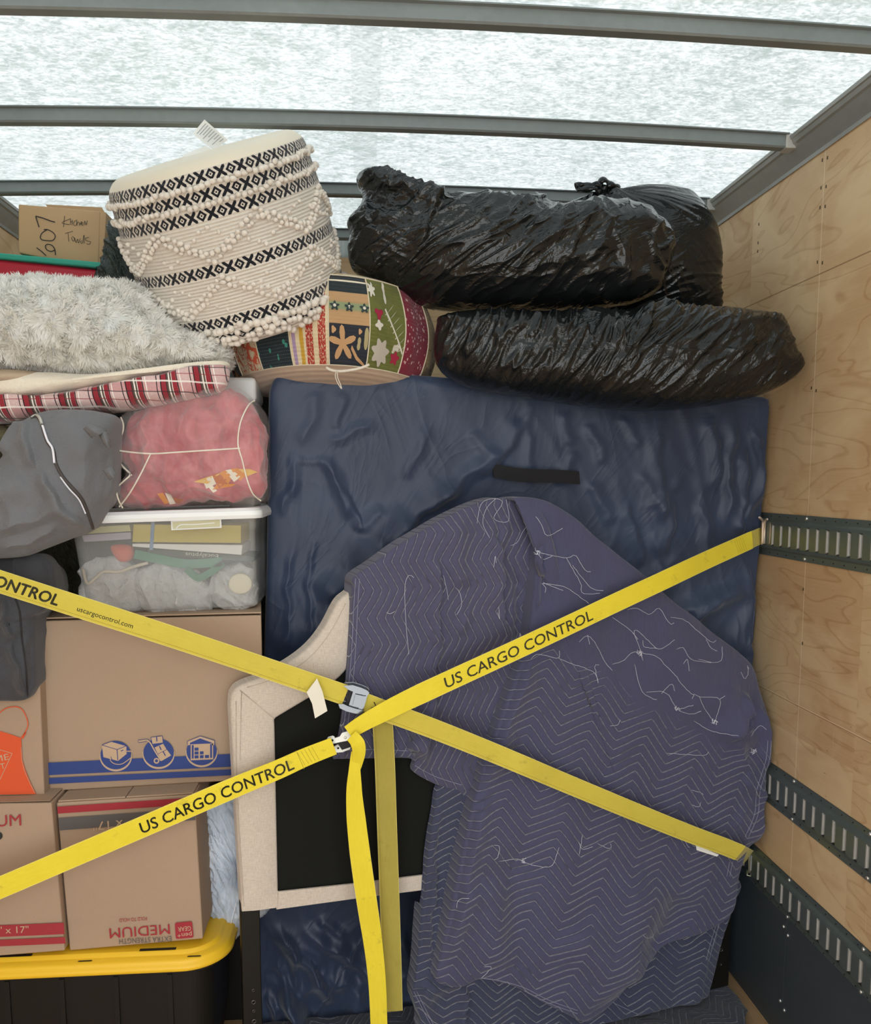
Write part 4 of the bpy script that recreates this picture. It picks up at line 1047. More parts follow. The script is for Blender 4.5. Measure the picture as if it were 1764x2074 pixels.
pp.build('piping', plain('cream piping', 'd8ccb4', .8), t, smooth=True)
# printed flowers and leaves
fl_ = MB()
def curvpoly(pts, mi, lift=.0022):
    c_ = np.mean(pts, axis=0); V = [qpt(*c_, lift)] ; m_ = len(pts)
    mid = [tuple((np.array(p) + c_) / 2) for p in pts]
    V += [qpt(*p, lift) for p in mid] + [qpt(*p, lift) for p in pts]
    fl_.add(V, [(0, 1 + i, 1 + (i + 1) % m_) for i in range(m_)] + [(1 + i, 1 + m_ + i, 1 + m_ + (i + 1) % m_, 1 + (i + 1) % m_) for i in range(m_)], mi=mi)
def flower(cu, cv, r, petals, mi, rot=0, depth=.5, asp=28.0, n=40):
    curvpoly([(cu + asp * r * (1 - depth * .5 + depth * .5 * math.cos(petals * t_)) * math.cos(t_ + rot), cv + r * (1 - depth * .5 + depth * .5 * math.cos(petals * t_)) * math.sin(t_ + rot)) for t_ in np.linspace(0, 2 * PI, n, endpoint=False)], mi)
flower(7.2, .23, .20, 5, 0, .4, .75, 36); curvpoly([(11.5, .18), (14.5, .07), (19.5, -.0), (19.2, .03), (15, .11), (12, .22)], 0, .0024)
flower(15.5, .24, .07, 2, 1, 1.4, .6, 24); flower(19.0, .30, .12, 2, 1, 1.5, .4, 14); flower(2.6, .37, .045, 3, 0, 0, .3); flower(15.8, .37, .035, 3, 0, 0, .3)
for cu in (3.3, 10.5, 18.0):
    flower(cu, .63, .058, 5, 2, .3, .5, 42); flower(cu, .635, .02, 5, 3, 0, .2, 42)
for i in range(7):                      # white fern leaf
    b0 = np.array([30.5 + i * 1.5, .62 - i * .062])
    for s_ in (-1, 1):
        d_ = np.array([3.4 * s_ + 2.2, .055 * (s_ > 0) + .10 * (s_ > 0) - .015]) * (1.0 - .05 * i); nrm = np.array([.7, .022])
        curvpoly([b0, b0 + d_ * .5 + nrm * .8, b0 + d_, b0 + d_ * .5 - nrm * .8], 3, .0026)
curvpoly([(29.2, .66), (41, .20), (41.2, .225), (30, .68)], 3, .0026)
flower(25.5, .60, .075, 3, 4, .5, .5, 36); flower(25.5, .47, .06, 4, 3, .2, .4, 40); flower(30.5, .86, .13, 2, 3, 1.45, .7, 14); flower(22.6, .87, .10, 6, 3, .2, .5, 24); flower(37.0, .15, .08, 5, 4, .2, .4, 36); flower(27.5, .18, .16, 7, 5, .2, .35, 36)
for cu, cv, r in ((-47, .50, .10), (-47.5, .33, .11), (-44.5, .18, .11), (-42.5, .38, .07)): flower(cu, cv, r, 4, 6, .3, .3, 40); flower(cu, cv, r * .55, 3, 7, .1, .4, 40)
fl_.build('printed_flowers', [plain('print ' + n_, c_, .85) for n_, c_ in (('apricot', 'bd946a'), ('sand', 'a99b72'), ('ink', '2f3c3b'), ('white', 'd6d0c3'), ('crimson', '9c2540'), ('stone', 'bdb4a6'), ('coral', 'c85c40'), ('cream', 'd6c7a6'))], t, smooth=False)
zp = MB(); P6 = Y(2.255)
q = catmull([(660, 744), (672, 750), (690, 752), (720, 748), (740, 742), (748, 738)], 20, False); zp.tube(P6.hit(q[:, 0], q[:, 1]), .0035, 7, flat=.5)
for l_ in ([(683, 752), (684, 765), (690, 780), (692, 788)], [(681, 752), (679, 762), (684, 776), (691, 787)]):
    q = catmull(l_, 14, False); zp.tube(Y(2.245).hit(q[:, 0], q[:, 1]), .0013, 6)
zp.build('zip_and_cord', plain('zip tape', 'd9cfc0', .8), t, smooth=True)
# ============================================================ the stack on the left
def kraft(name, c1='a18973', c2='b29a84'):
    m = Mat(name); n = m.noise(None, 260, 3, .7); n2 = m.noise(None, 4, 3)
    x, y, z = m.xyz(); fl_ = m.noise(m.vec(x * 1.0, y, z * .05), 160, 2)
    c = m.mix((n * .5 + n2 * .6 - .05).clamp(), c1, c2)
    c = m.mix(n.gt(.70) * .35, c, '8a6d52')
    return m.bsdf(c, .78, bump=n2 + fl_ * .08, bs=.25, bd=.004, spec=.25)
M_KRAFT = kraft('kraft cardboard'); M_KRAFT2 = kraft('kraft cardboard warm', 'b3946f', 'c0a27e')
M_EDGE = plain('cardboard edge', '8f7256', .85)
INK = {n: plain('print ' + n, c, .7) for n, c in dict(blue='2f4280', red='9c2a35', dark='5a5655', black='2b2a28', orange='d9562c', kraftlight='bfa488', green='20303a', redbox='a03038').items()}
def carton(name, label, quad, yf, depth, mat=M_KRAFT, group=None, lean=0.0, flaps=True, gap=None, bulge=.004, skew=0.0):
    """A closed carton. quad = picture corners of the front face (top-left, top-right, bottom-right, bottom-left)."""
    pl = Plane((0, yf, 0), (0, -1, 0)) if not lean else Plane.through((0, yf, 0), (1, yf, 0), (0, yf + lean, 1))
    c = [pl.hit(*q) for q in quad]; zb = min(c[2][2], c[3][2]); 
    t = empty(name, (c[2] + c[3]) / 2 + (0, depth / 2, 0), label, 'box', group); t.location.z = zb
    n = 12; V = []; U = []
    for i in range(n + 1):
        for j in range(n + 1):
            u, v = i / n, j / n; p = (c[3] * (1 - u) + c[2] * u) * (1 - v) + (c[0] * (1 - u) + c[1] * u) * v
            p = p - np.array((0, bulge * math.sin(PI * u) * math.sin(PI * v), 0)); V.append(p)
    F_ = grid_faces(n + 1, n + 1); back = [q + (skew, depth, 0) for q in c]
    mb = MB(); mb.add(V, [f[::-1] for f in F_])
    e = lambda i, j: V[i * (n + 1) + j]
    for ed in ([e(i, n) for i in range(n + 1)], [e(i, 0) for i in range(n + 1)][::-1], [e(0, j) for j in range(n + 1)], [e(n, j) for j in range(n + 1)][::-1]):
        bk = [p + (skew, depth, 0) for p in ed]; k = len(ed); mb.add(ed + bk, [(i, i + 1, k + i + 1, k + i) for i in range(k - 1)])
    mb.add(back, [(0, 1, 2, 3)])
    o = mb.build('carton_body', mat, t, weld=True, bevel=.004, seg=3)
    bm = bmesh.new(); bm.from_mesh(o.data); bmesh.ops.recalc_face_normals(bm, faces=bm.faces); bm.to_mesh(o.data); bm.free()
    return t, pl, c
# big carton with blue bands
tb, pb, cb = carton('cardboard_box', 'large plain-topped cardboard box with two blue bands and three round blue emblems', [(72, 1258), (529, 1246), (536, 1578), (100, 1603)], 2.19, .40, skew=-.045)
fp = MB(); tp = [cb[0] + (.0, .002, .004), cb[1] + (0, .002, .004), cb[1] + (-.034, .25, .012), cb[0] + (.01, .25, .012)]
fp.hexa([tp[0], tp[1], tp[1] + (0, 0, .004), tp[0] + (0, 0, .004), tp[3], tp[2], tp[2] + (0, 0, .004), tp[3] + (0, 0, .004)]); fp.build('top_flap', M_KRAFT, tb, bevel=.001)
P_ = pb.off(.0055); k0 = MB(); 
polyprint(k0, [(96, 1545), (490, 1526), (490, 1552), (97, 1570)], P_, 0); polyprint(k0, [(98, 1576), (492, 1557), (492, 1569), (99, 1588)], P_, 0)
Q1, Q2, Q3 = P_.off(.0005), P_.off(.0010), P_.off(.0015)
SC = 300 / 1764
def sp_(x, y): return (180 + x * SC, 1460 + y * SC)
# ring behind discs (kraft), disc (blue), drawings (kraft) and their lines (blue)
for cx, cy, r in ((320, 412, 184), (830, 385, 183), (1342, 365, 182)):
    c_ = sp_(cx, cy + 6); polyprint(k0, circ(c_[0], c_[1], (r + 9) * SC, (r - 14 + 14) * SC, n=48, a0=-8, a1=188) , Q1, 1)
    c_ = sp_(cx, cy - 6 + 2); polyprint(k0, circ(c_[0], c_[1], (r - 2) * SC, (r - 14) * SC, n=60), Q2, 0)
d_ = lambda pts, mi=1, pl=Q3: polyprint(k0, [sp_(*p) for p in pts], pl, mi)
l_ = lambda pts, wd, mi=0, pl=None: strokes(k0, [[sp_(*p) for p in pts]] if len(pts) == 2 else [[sp_(*a), sp_(*b)] for a, b in zip(pts[:-1], pts[1:])], pl or Q3.off(.0005), wd * SC, mi)
d_([(155, 288), (268, 246), (448, 298), (446, 372), (452, 392), (346, 478), (172, 432)])
l_([(155, 288), (268, 246), (448, 298), (336, 342), (155, 288)], 7); l_([(336, 342), (344, 470)], 9); l_([(380, 360), (410, 350)], 9)
l_([(448, 362), (516, 362)], 12, 1); 
strokes(k0, [[sp_(*p) for p in ((250, 420), (262, 480), (320, 515), (400, 510), (500, 440))]], Q3.off(.0005), 9 * SC, 1)
strokes(k0, [[sp_(*p) for p in ((262, 425), (275, 460), (310, 472))]], Q3.off(.0008), 6 * SC, 0)
d_([(738, 196), (874, 180), (884, 262), (756, 278)]); d_([(782, 318), (885, 272), (925, 340), (820, 392)]); d_([(824, 396), (930, 344), (980, 412), (862, 480)])
l_([(738, 196), (874, 180), (884, 262), (756, 278), (738, 196)], 6); l_([(806, 190), (810, 246)], 12); l_([(840, 300), (862, 346)], 12); l_([(884, 366), (912, 416)], 12)
strokes(k0, [[sp_(*p) for p in ((590, 245), (640, 238), (690, 232), (730, 262), (780, 350), (858, 475))]], Q3.off(.0005), 15 * SC, 1)
strokes(k0, [[sp_(*p) for p in ((584, 228), (640, 222), (700, 218), (744, 256))], [sp_(*p) for p in ((584, 240), (600, 258), (660, 248), (690, 236))]], Q3.off(.0008), 5 * SC, 0)
c_ = sp_(805, 476); polyprint(k0, circ(c_[0], c_[1], 34 * SC), Q3.off(.0008), 1); polyprint(k0, circ(c_[0], c_[1], 18 * SC), Q3.off(.0012), 0)
d_([(1176, 245), (1326, 184), (1494, 236), (1494, 290), (1468, 290), (1468, 262), (1326, 208), (1204, 262), (1204, 290), (1176, 290)])
l_([(1174, 285), (1174, 243), (1326, 182), (1496, 234), (1496, 290)], 6)
d_([(1212, 280), (1480, 268), (1480, 458), (1212, 470)]); d_([(1225, 290), (1248, 288), (1248, 448), (1225, 450)], 0, Q3.off(.0005)); d_([(1444, 278), (1466, 276), (1466, 440), (1444, 442)], 0, Q3.off(.0005))
for x0, x1, ys_ in ((1258, 1306, (320, 366, 412)), (1322, 1366, (364, 410)), (1382, 1430, (408,))):
    for y0 in ys_: d_([(x0, y0), (x1, y0 - 2), (x1, y0 + 34), (x0, y0 + 36)], 0, Q3.off(.0005))
k0.build('box_print', [INK['blue'], INK['kraftlight']], tb, tri=True)

tm, pm, cm = carton('cardboard_box', 'medium cardboard box with upside-down red MEDIUM lettering standing on the yellow lid', [(114, 1626), (394, 1609), (411, 1902), (141, 1926)], 2.12, .42)
q = MB(); P_ = pm.off(.0055)
polyprint(q, [(116, 1634), (393, 1615), (394, 1629), (117, 1648)], P_, 0); polyprint(q, [(118, 1657), (395, 1637), (396, 1661), (121, 1682)], P_, 1)
text_px(q, '18" x 14" x 17"', (360, 1653), (188, 1665), 17, P_.off(.0006), 0, mi=2)
text_px(q, 'MEDIUM', (343, 1872), (221, 1881), 20, P_, 0, mi=0); text_px(q, 'EXTRA STRENGTH', (347, 1896), (241, 1902), 10.5, P_, 0, mi=3); text_px(q, 'FOLD TO HOLD', (297, 1857), (241, 1861), 7, P_, 0, mi=0)
def rrect(a, b, c, d, r=.12, n=5):
    P = [np.array(k, float) for k in (a, b, c, d)]; o_ = []
    for i in range(4):
        p, pv, nx2 = P[i], P[i - 1], P[(i + 1) % 4]
        for t_ in np.linspace(0, 1, n): e0 = p + (pv - p) * r; e1 = p + (nx2 - p) * r; o_.append((1 - t_) ** 2 * e0 + 2 * t_ * (1 - t_) * p + t_ * t_ * e1)
    return o_
polyprint(q, rrect((354, 1869), (389, 1866), (392, 1899), (356, 1902)), P_, 0)
text_px(q, 'pen+', (388, 1888.5), (359, 1891), 9, P_.off(.0006), 0, mi=2); text_px(q, 'GEAR', (386, 1875.5), (360, 1878), 9, P_.off(.0006), 0, mi=2)
q.build('box_print', [INK['red'], INK['dark'], INK['kraftlight'], INK['dark']], tm, tri=True)
tt = MB()
for i, (a, b) in enumerate((((118, 1622), (262, 1600)), ((268, 1600), (392, 1588)))):
    pass
zt = min(cm[0][2], cm[1][2]); z2 = max(cm[0][2], cm[1][2])
for x0, x1 in ((cm[0][0] + .004, (cm[0][0] + cm[1][0]) / 2 - .001), ((cm[0][0] + cm[1][0]) / 2 + .001, cm[1][0] - .003)):
    za, zb_ = [cm[0][2] + (cm[1][2] - cm[0][2]) * (x - cm[0][0]) / (cm[1][0] - cm[0][0]) for x in (x0, x1)]
    tt.hexa([(x0, 2.121, za + .001), (x1, 2.121, zb_ + .001), (x1, 2.121, zb_ + .005), (x0, 2.121, za + .005), (x0, 2.50, za + .001), (x1, 2.50, zb_ + .001), (x1, 2.50, zb_ + .005), (x0, 2.50, za + .005)])
tt.build('top_flap', M_KRAFT, tm, bevel=.001)
tl, pl_, cl = carton('cardboard_box', 'cardboard box at the left edge with red bands, its top lettering cut off to UM', [(-110, 1630), (104, 1626), (131, 1926), (-70, 1942)], 2.10, .42)
q = MB(); P_ = pl_.off(.0055); text_px(q, 'MEDIUM', (-90, 1679), (43, 1672), 23, P_, 0, mi=0); polyprint(q, circ(-3, 1693, 8), P_, 1)
polyprint(q, [(-100, 1878), (129, 1869), (131, 1892), (-98, 1902)], P_, 0); polyprint(q, [(-99, 1908), (131, 1898), (133, 1911), (-97, 1921)], P_, 0)
text_px(q, '18" x 14" x 17"', (-75, 1893.5), (58, 1889), 13.5, P_.off(.0006), 0, mi=2)
q.build('box_print', [INK['redbox'], INK['black'], INK['kraftlight']], tl, tri=True)
zt = cl[1][2]; tt = MB(); tt.box((cl[0][0] + .003, 2.102, cl[0][2] + .001), (cl[1][0] - .003, 2.5, cl[1][2] + .005)); tt.build('top_flap', M_KRAFT, tl, bevel=.001)
ta, pa_, ca = carton('cardboard_box', 'cardboard box printed with an orange apron, under the dark grey bag', [(-180, 1380), (80, 1376), (90, 1614), (-160, 1618)], 2.15, .40)
q = MB(); P_ = pa_.off(.0055); SA = 580 / 1764
f = lambda pts: [(x * SA, 1000 + y * SA) for x, y in pts]
polyprint(q, f([(-260, 1555), (-120, 1475), (0, 1462), (60, 1480), (130, 1505), (133, 1560), (138, 1640), (155, 1700), (185, 1775), (222, 1850), (-380, 1860), (-330, 1750), (-290, 1640)]), P_, 0)
strokes(q, [f([(-70, 1440), (-20, 1370), (30, 1325), (90, 1312), (130, 1325), (155, 1360), (172, 1415), (160, 1460), (125, 1510)])], P_.off(.0005), 1.8, 0)
strokes(q, [f([(158, 1470), (138, 1508)])], P_.off(.0005), 3, 0)
L_ = f([(-150, 1700), (-40, 1565), (75, 1600), (0, 1760), (-60, 1790)]); strokes(q, [[L_[1], L_[2]], [L_[2], L_[3]], [L_[3], L_[4]], [L_[0], L_[1]]], P_.off(.0006), 1.1, 1)
text_px(q, 'THE', *f([(-100, 1622), (-10, 1598)]), 9, P_.off(.0006), 0, mi=1); text_px(q, 'HOME', *f([(-140, 1680), (58, 1636)]), 12, P_.off(.0006), 0, mi=1); text_px(q, 'DEPOT', *f([(-130, 1730), (35, 1690)]), 11, P_.off(.0006), 0, mi=1)
strokes(q, [f([(130, 1560), (136, 1650), (160, 1730), (215, 1845)])], P_.off(.0006), .8, 1)
q.build('box_print', [INK['orange'], INK['kraftlight']], ta, tri=True)

# yellow-lidded tote
M_YEL = plain('yellow tote plastic', 'eebf2c', .42, spec=.45)
M_TBLK = plain('black tote plastic', '1b1814', .5, spec=.35)
zl = float(min(cm[2][2], cm[3][2], cl[2][2])) - .003
yl_ = Y(2.06).hit(450, 1900)
xr = float(Y(2.10).hit(462, 1915)[0]); xl = -1.17; y0, y1 = 2.076, 2.53
def rr_outline(x0, x1, ya, yb, r, n=12):
    o_ = []
    for cx, cy, a0 in ((x1 - r, ya + r, -90), (x1 - r, yb - r, 0), (x0 + r, yb - r, 90), (x0 + r, ya + r, 180)):
        for a in np.radians(np.linspace(a0, a0 + 90, n)): o_.append((cx + r * math.cos(a), cy + r * math.sin(a)))
    return np.array(o_)
t = empty('storage_tote', ((xl + xr) / 2, 2.3, 0), 'black storage tote with a bright yellow lid, carrying the lowest cartons', 'storage tote')
cols = 1
rings = []
for ins, z in ((.075, 0), (.078, .01), (.052, .20), (.045, zl - .055), (.02, zl - .05), (.02, zl - .014)):
    rings.append((rr_outline(xl + ins, xr - ins, y0 + ins, y1 - ins, .05 + .02), z))
def loft(mb, rings, cap0=True, cap1=True, mi=0):
    n = len(rings[0][0]); V = [(p[0], p[1], z) for o_, z in rings for p in o_]
    Fc = [(k * n + i, k * n + (i + 1) % n, (k + 1) * n + (i + 1) % n, (k + 1) * n + i) for k in range(len(rings) - 1) for i in range(n)]
    if cap0: Fc.append(tuple(range(n))[::-1])
    if cap1: Fc.append(tuple((len(rings) - 1) * n + i for i in range(n)))
    mb.add(V, Fc, mi=mi); return mb
b = loft(MB(), rings)
for xx in np.linspace(xl + .15, xr - .15, 5): b.box((xx - .006, y0 + .042, .02), (xx + .006, y0 + .075, zl - .07))
b.build('tote_body', M_TBLK, t, smooth=False)
R2 = lambda ins, r=.10: rr_outline(xl + ins, xr - ins, y0 + ins, y1 - ins, .115 - ins)
b = loft(MB(), [(R2(.012, .1), zl - .044), (R2(.004, .11), zl - .042), (R2(.0, .11), zl - .039), (R2(.0, .11), zl - .028), (R2(.004, .11), zl - .026), (R2(.006, .11), zl - .018), (R2(.010, .10), zl - .013), (R2(.026, .09), zl - .011), (R2(.030, .085), zl - .009), (R2(.033, .08), zl - .001), (R2(.036, .078), zl - .0005)], cap0=False)
o = b.build('tote_lid', M_YEL, t, smooth=True); tag(o, 'bright yellow lid')
M_LSLOT = plain('lid slots', '2a2012', .9)
for px0, px1, py, sk in ((162, 191, 1939.5, 1), (384, 412, 1923.5, 1), (4, 73, 1935.5, 3), (290, 363, 1918.0, 3)):
    b = MB(); c0 = atZ(px0, py, zl - .010); c1 = atZ(px1, py - (px1 - px0) * .06, zl - .010); hh = .0028 if sk == 1 else .006
    c = (c0 + c1) / 2; c[1] = y0 + (.018 if sk == 1 else .038); hx = (c1[0] - c0[0]) / 2
    zz_ = zl + .001 if sk == 1 else zl - .001
    o_ = [(c[0] + hx * s_ * 1.0, c[1] + hh * k_) for s_, k_ in ((-1, -.5), (-.8, -1), (.8, -1), (1, -.5), (1, .5), (.8, 1), (-.8, 1), (-1, .5))] if sk == 1 else [(c[0] - hx, c[1] - hh), (c[0] + hx, c[1] - hh), (c[0] + hx, c[1] + hh), (c[0] - hx, c[1] + hh)]
    b.add([(p[0], p[1], zl - .0105 + (0 if sk == 1 else .0112)) for p in o_], [tuple(range(len(o_)))])
    b.build('lid_slot', M_LSLOT, t)

# clear bin with white lid and things inside
def clear(name, c, alpha, rough=.25, noise_=0, bs=.3, bd=.004):
    m = Mat(name); n = m.noise(None, 14, 4, .6, 1.0)
    a = m.math('ADD', n * noise_, alpha - noise_ * .5) if noise_ else alpha
    m.bsdf(c, rough, bump=n, bs=bs, bd=bd, spec=.6, alpha=a); return m.mat
M_BIN = clear('frosted clear plastic', 'c9cccc', .36, .2)
M_WLID = plain('white lid plastic', 'eef0f0', .35, spec=.5)
zb0 = float(cb[0][2]) + .019
yb0 = 2.205; Lp = Y(yb0)
zt0 = float(Y(2.18).hit(360, 1040)[2]); bin_t = None
x0b, x1b = float(Y(2.205).hit(168, 1240)[0]), float(Y(2.205).hit(522, 1240)[0]); x0t, x1t = float(Y(2.185).hit(142, 1060)[0]), float(Y(2.185).hit(517, 1045)[0])
t = empty('clear_storage_bin', ((x0b + x1b) / 2, 2.35, zb0), 'clear plastic storage bin with a white lid, packed full, standing on the large box', 'storage bin')
def binring(f, ins=0, dz=0): 
    a = x0b + (x0t - x0b) * f + ins; b_ = x1b + (x1t - x1b) * f - ins; return (rr_outline(a, b_, 2.215 - .03 * f + ins, 2.52 + .03 * f - ins, .03, 8), zb0 + (zt0 - zb0) * f + dz)
b = loft(MB(), [binring(0, .012, .0), binring(.02, .003, 0), binring(.5), binring(.80), binring(.81, -.006), binring(.97, -.008)], cap1=False)
o = b.build('bin_body', M_BIN, t, smooth=True); o.data.polygons.foreach_set('use_smooth', [len(p.vertices) == 4 for p in o.data.polygons])
b = loft(MB(), [binring(.93, -.016), binring(.925, -.024), binring(.96, -.026), binring(1.0, -.024), binring(1.03, -.016), binring(1.035, -.002), binring(1.02, .004)], cap0=True)
o = b.build('bin_lid', M_WLID, t, smooth=False); tag(o, 'white snap-on lid')
def slab(name, label, cat, quad, yf, depth, mat, parent=None, extra=None):
    c = [Y(yf).hit(*q_) for q_ in quad]; mb = MB(); mb.hexa([c[3], c[2], c[1], c[0], c[3] + (0, depth, 0), c[2] + (0, depth, 0), c[1] + (0, depth, 0), c[0] + (0, depth, 0)])
    o = mb.build(name, mat, parent, bevel=.001); 
    if label: tag(o, label, cat)
    return o
slab('paper_envelope', 'yellow padded envelope in the clear bin, topmost behind the zip bag', 'envelope', [(270, 1062), (488, 1064), (488, 1100), (268, 1098)], 2.225, .2, plain('mustard paper', 'd0bc48', .7))
slab('booklet', 'thick white paper booklet lying under the yellow envelope in the clear bin', 'booklet', [(268, 1101), (491, 1104), (489, 1124), (268, 1107)], 2.226, .2, plain('white paper block', 'f0f0ee', .8))
tt = empty('book', Y(2.235).hit(420, 1135) + (0, .1, 0), 'dark green book lying upside down with Eucalyptus on its spine, inside the clear bin', 'book')
slab('book_cover', None, None, [(300, 1111), (515, 1127), (513, 1138), (298, 1124)], 2.228, .16, plain('dark green cover', '2d4038', .6), tt)
q = MB(); text_px(q, 'Eucalyptus', (442, 1123), (376, 1119), 8, Y(2.2275), 0); q.build('spine_title', plain('spine title', 'c9c4b0', .7), tt)
slab('notebook', 'lilac paper pad seen through the left end of the clear bin', 'notepad', [(165, 1084), (265, 1078), (265, 1092), (170, 1098)], 2.23, .15, plain('lilac pad', 'bcb4c4', .7))
slab('folder', 'pale yellow folder lying above the lilac pad in the clear bin', 'folder', [(172, 1068), (262, 1063), (265, 1076), (170, 1082)], 2.232, .15, plain('pale yellow folder', 'cfc98a', .7))
P7 = Y(2.222); q = MB(); strokes(q, [[(310, 1052), (306, 1114)]], P7, 7); o = q.build('zip_bag', plain('blue zip strip', '6f8fb5', .4)); tag(o, 'blue strip of a zip bag standing in front of the yellow envelope', 'zip bag')
s_ = o.modifiers.new('s', 'SOLIDIFY'); s_.thickness = .002
o = blob('felt_bag', [(225, 1106), (262, 1104), (272, 1122), (262, 1136), (240, 1135)], Y(2.25), .02, .04, plain('orange felt', 'dd5c44', .8), N=90, R=20); tag(o, 'bright orange-red cloth bundle inside the clear bin', 'cloth bundle')
q = MB()
for l_, w_ in (([(272, 1122), (320, 1132), (380, 1142), (450, 1138)], 18), ([(378, 1152), (400, 1170), (425, 1160), (452, 1140)], 14)): strokes(q, [l_], Y(2.224), w_)
o = q.build('green_ribbon', plain('green ribbon', '2f7d5e', .6)); s_ = o.modifiers.new('s', 'SOLIDIFY'); s_.thickness = .004; tag(o, 'wide green ribbon looped across the packing inside the clear bin', 'ribbon')
M_WRAP = plastic('crumpled wrap', 'b3b5b5', 'd6d7d6', .35, (30, 8, 20, 5), 30, bd=.006)
for nm, ol, y_, lb_ in (('wrapped_bundle', [(165, 1150), (230, 1130), (270, 1150), (300, 1170), (300, 1215), (260, 1240), (180, 1238)], 2.26, 'grey plastic-wrapped bundle in the left half of the clear bin'), ('wrapped_bundle', [(280, 1160), (330, 1140), (380, 1150), (420, 1180), (430, 1230), (380, 1240), (300, 1240), (270, 1200)], 2.25, 'grey plastic-wrapped bundle in the middle of the clear bin'), ('wrapped_bundle', [(425, 1170), (460, 1145), (505, 1150), (518, 1190), (512, 1225), (470, 1238), (430, 1220)], 2.255, 'plastic-wrapped bundle in the right corner of the clear bin')):
    o = blob(nm, ol, Y(y_), .03, .12, M_WRAP, N=160, R=40, disp=lambda PX, V, S, side: .009 * (ridge(V * 16, 2, 4, 1.5) - .5)); tag(o, lb_, 'wrapped bundle', 'plastic-wrapped bundles in the clear bin')
o = blob('paper_disc', circ(487, 1182, 24, 21, 12), Y(2.222), .008, .01, plain('cream disc', 'e3dac3', .7), N=60, R=12, n=6); tag(o, 'round cream disc in the right corner of the clear bin', 'disc')
q = MB(); qq = catmull([(168, 1152), (176, 1182), (192, 1172), (210, 1158), (240, 1158), (270, 1148), (300, 1140)], 30, False); q.tube(Y(2.224).hit(qq[:, 0], qq[:, 1]), .004, 6, flat=.4)
o = q.build('cloth_strip', plain('cream cloth', 'd6c9b4', .8), smooth=True); tag(o, 'cream cloth strip winding along the left inside of the clear bin', 'cloth strip')
q = MB(); P8 = Lp.off(.032); strokes(q, [[(352, 1065), (454, 1063)]], P8, 19); strokes(q, [[(355, 1065), (451, 1063)]], P8.off(.0006), 14, 1); strokes(q, [[(362, 1071), (372, 1064), (400, 1064), (440, 1062)]], P8.off(.001), 2, 0)
q.build('molded_panel', [plain('panel rim', 'dfe0df', .5), plain('panel face', 'c2bf9a', .5)], t)

t.rotation_euler.y = -.030
# zipped clear bag with pink bedding
def pink():
    m = Mat('pink bedding'); n = m.noise(None, 7, 4, .6, 1.2); n2 = m.noise(None, 30, 4, .6)
    return m.bsdf(m.mix(n.step(.3, .7), 'a84b54', 'd07c80'), .8, bump=n * .7 + n2 * .3, bs=.5, bd=.02, sheen=.4, spec=.2)
M_PINK = pink()
t = empty('bedding_bag', Y(2.2).hit(390, 1028), 'clear zipped bag with cream piping full of pink bedding, on the white bin lid', 'bedding bag')
t3 = empty('folded_quilt', Y(2.22).hit(390, 1026), 'pink quilt folded up inside the clear piped bag', 'quilt')
inn = [(238, 885), (262, 850), (292, 824), (345, 806), (440, 792), (480, 797), (510, 826), (530, 860), (538, 930), (536, 1000), (500, 1014), (400, 1020), (262, 1026), (243, 1000), (264, 962), (236, 925)]
def dpk(PX, V, S, side): return creases(PX, [(300, 960, 480, 1000, 14, .02, 1), (320, 900, 300, 960, 14, .02, 1), (340, 930, 360, 1010, 14, .015, 1), (290, 850, 330, 920, 20, .02, 2), (440, 820, 460, 900, 14, .015, 1), (270, 980, 420, 985, 16, .015, 2), (520, 840, 530, 980, 12, .02, 1)]) + .016 * fbm(V * 9, 3, 7) + .014 * (ridge(V * (14, 7, 9), 2, 9, 1.5) - .5)
blob('quilt_body', inn, Y(2.245), .078, .14, M_PINK, t3, n=2.6, N=300, R=70, disp=lambda *a: .7 * dpk(*a) - .004, center=(400, 910))
q = MB()
cs = {0: 'd9892f', 1: 'e9e2d0', 2: 'b9632c', 3: 'e2b45a'}
o3 = [c for c in t3.children][0]
prt = [([(392, 976), (420, 966), (448, 958), (420, 980)], 3), ([(410, 972), (430, 964), (438, 980), (418, 990)], 1), ([(430, 962), (445, 957), (462, 975), (444, 990)], 2), ([(444, 958), (456, 952), (470, 965), (462, 982)], 0), ([(454, 953), (468, 950), (488, 966), (474, 976)], 1), ([(466, 950), (482, 948), (500, 962), (486, 974)], 0), ([(482, 950), (505, 950), (522, 956), (500, 965)], 3), ([(412, 976), (432, 998), (440, 994), (420, 972)], 1), ([(430, 992), (470, 985), (478, 980), (440, 980)], 0), ([(318, 1000), (330, 998), (342, 1018), (334, 1022)], 0), ([(334, 998), (346, 1002), (356, 1020), (344, 1022)], 1), ([(350, 1008), (372, 1012), (364, 1020), (356, 1018)], 2)]
for pts, mi in prt:
    n_ = 5; P = np.array(pts, float); g_ = []
    for i in range(n_):
        for j in range(n_):
            u, v = i / (n_ - 1), j / (n_ - 1); g_.append((P[0] * (1 - u) + P[1] * u) * (1 - v) + (P[3] * (1 - u) + P[2] * u) * v)
    Q = on_surface(o3, g_, .003)
    if len(Q) == n_ * n_: q.add(Q, grid_faces(n_, n_), mi=mi)
if q.V: q.build('printed_border', [plain('print ' + v_, v_, .8) for v_ in cs.values()], t3, smooth=True)
sh = [(206, 906), (222, 890), (240, 868), (250, 846), (290, 820), (345, 802), (440, 786), (482, 786), (515, 810), (543, 850), (545, 930), (544, 1013), (500, 1021), (400, 1025), (246, 1030), (233, 1000), (262, 962), (228, 925)]
M_SHELL = clear('clear vinyl', 'e6e0de', .15, .10, .18, .7, .02)
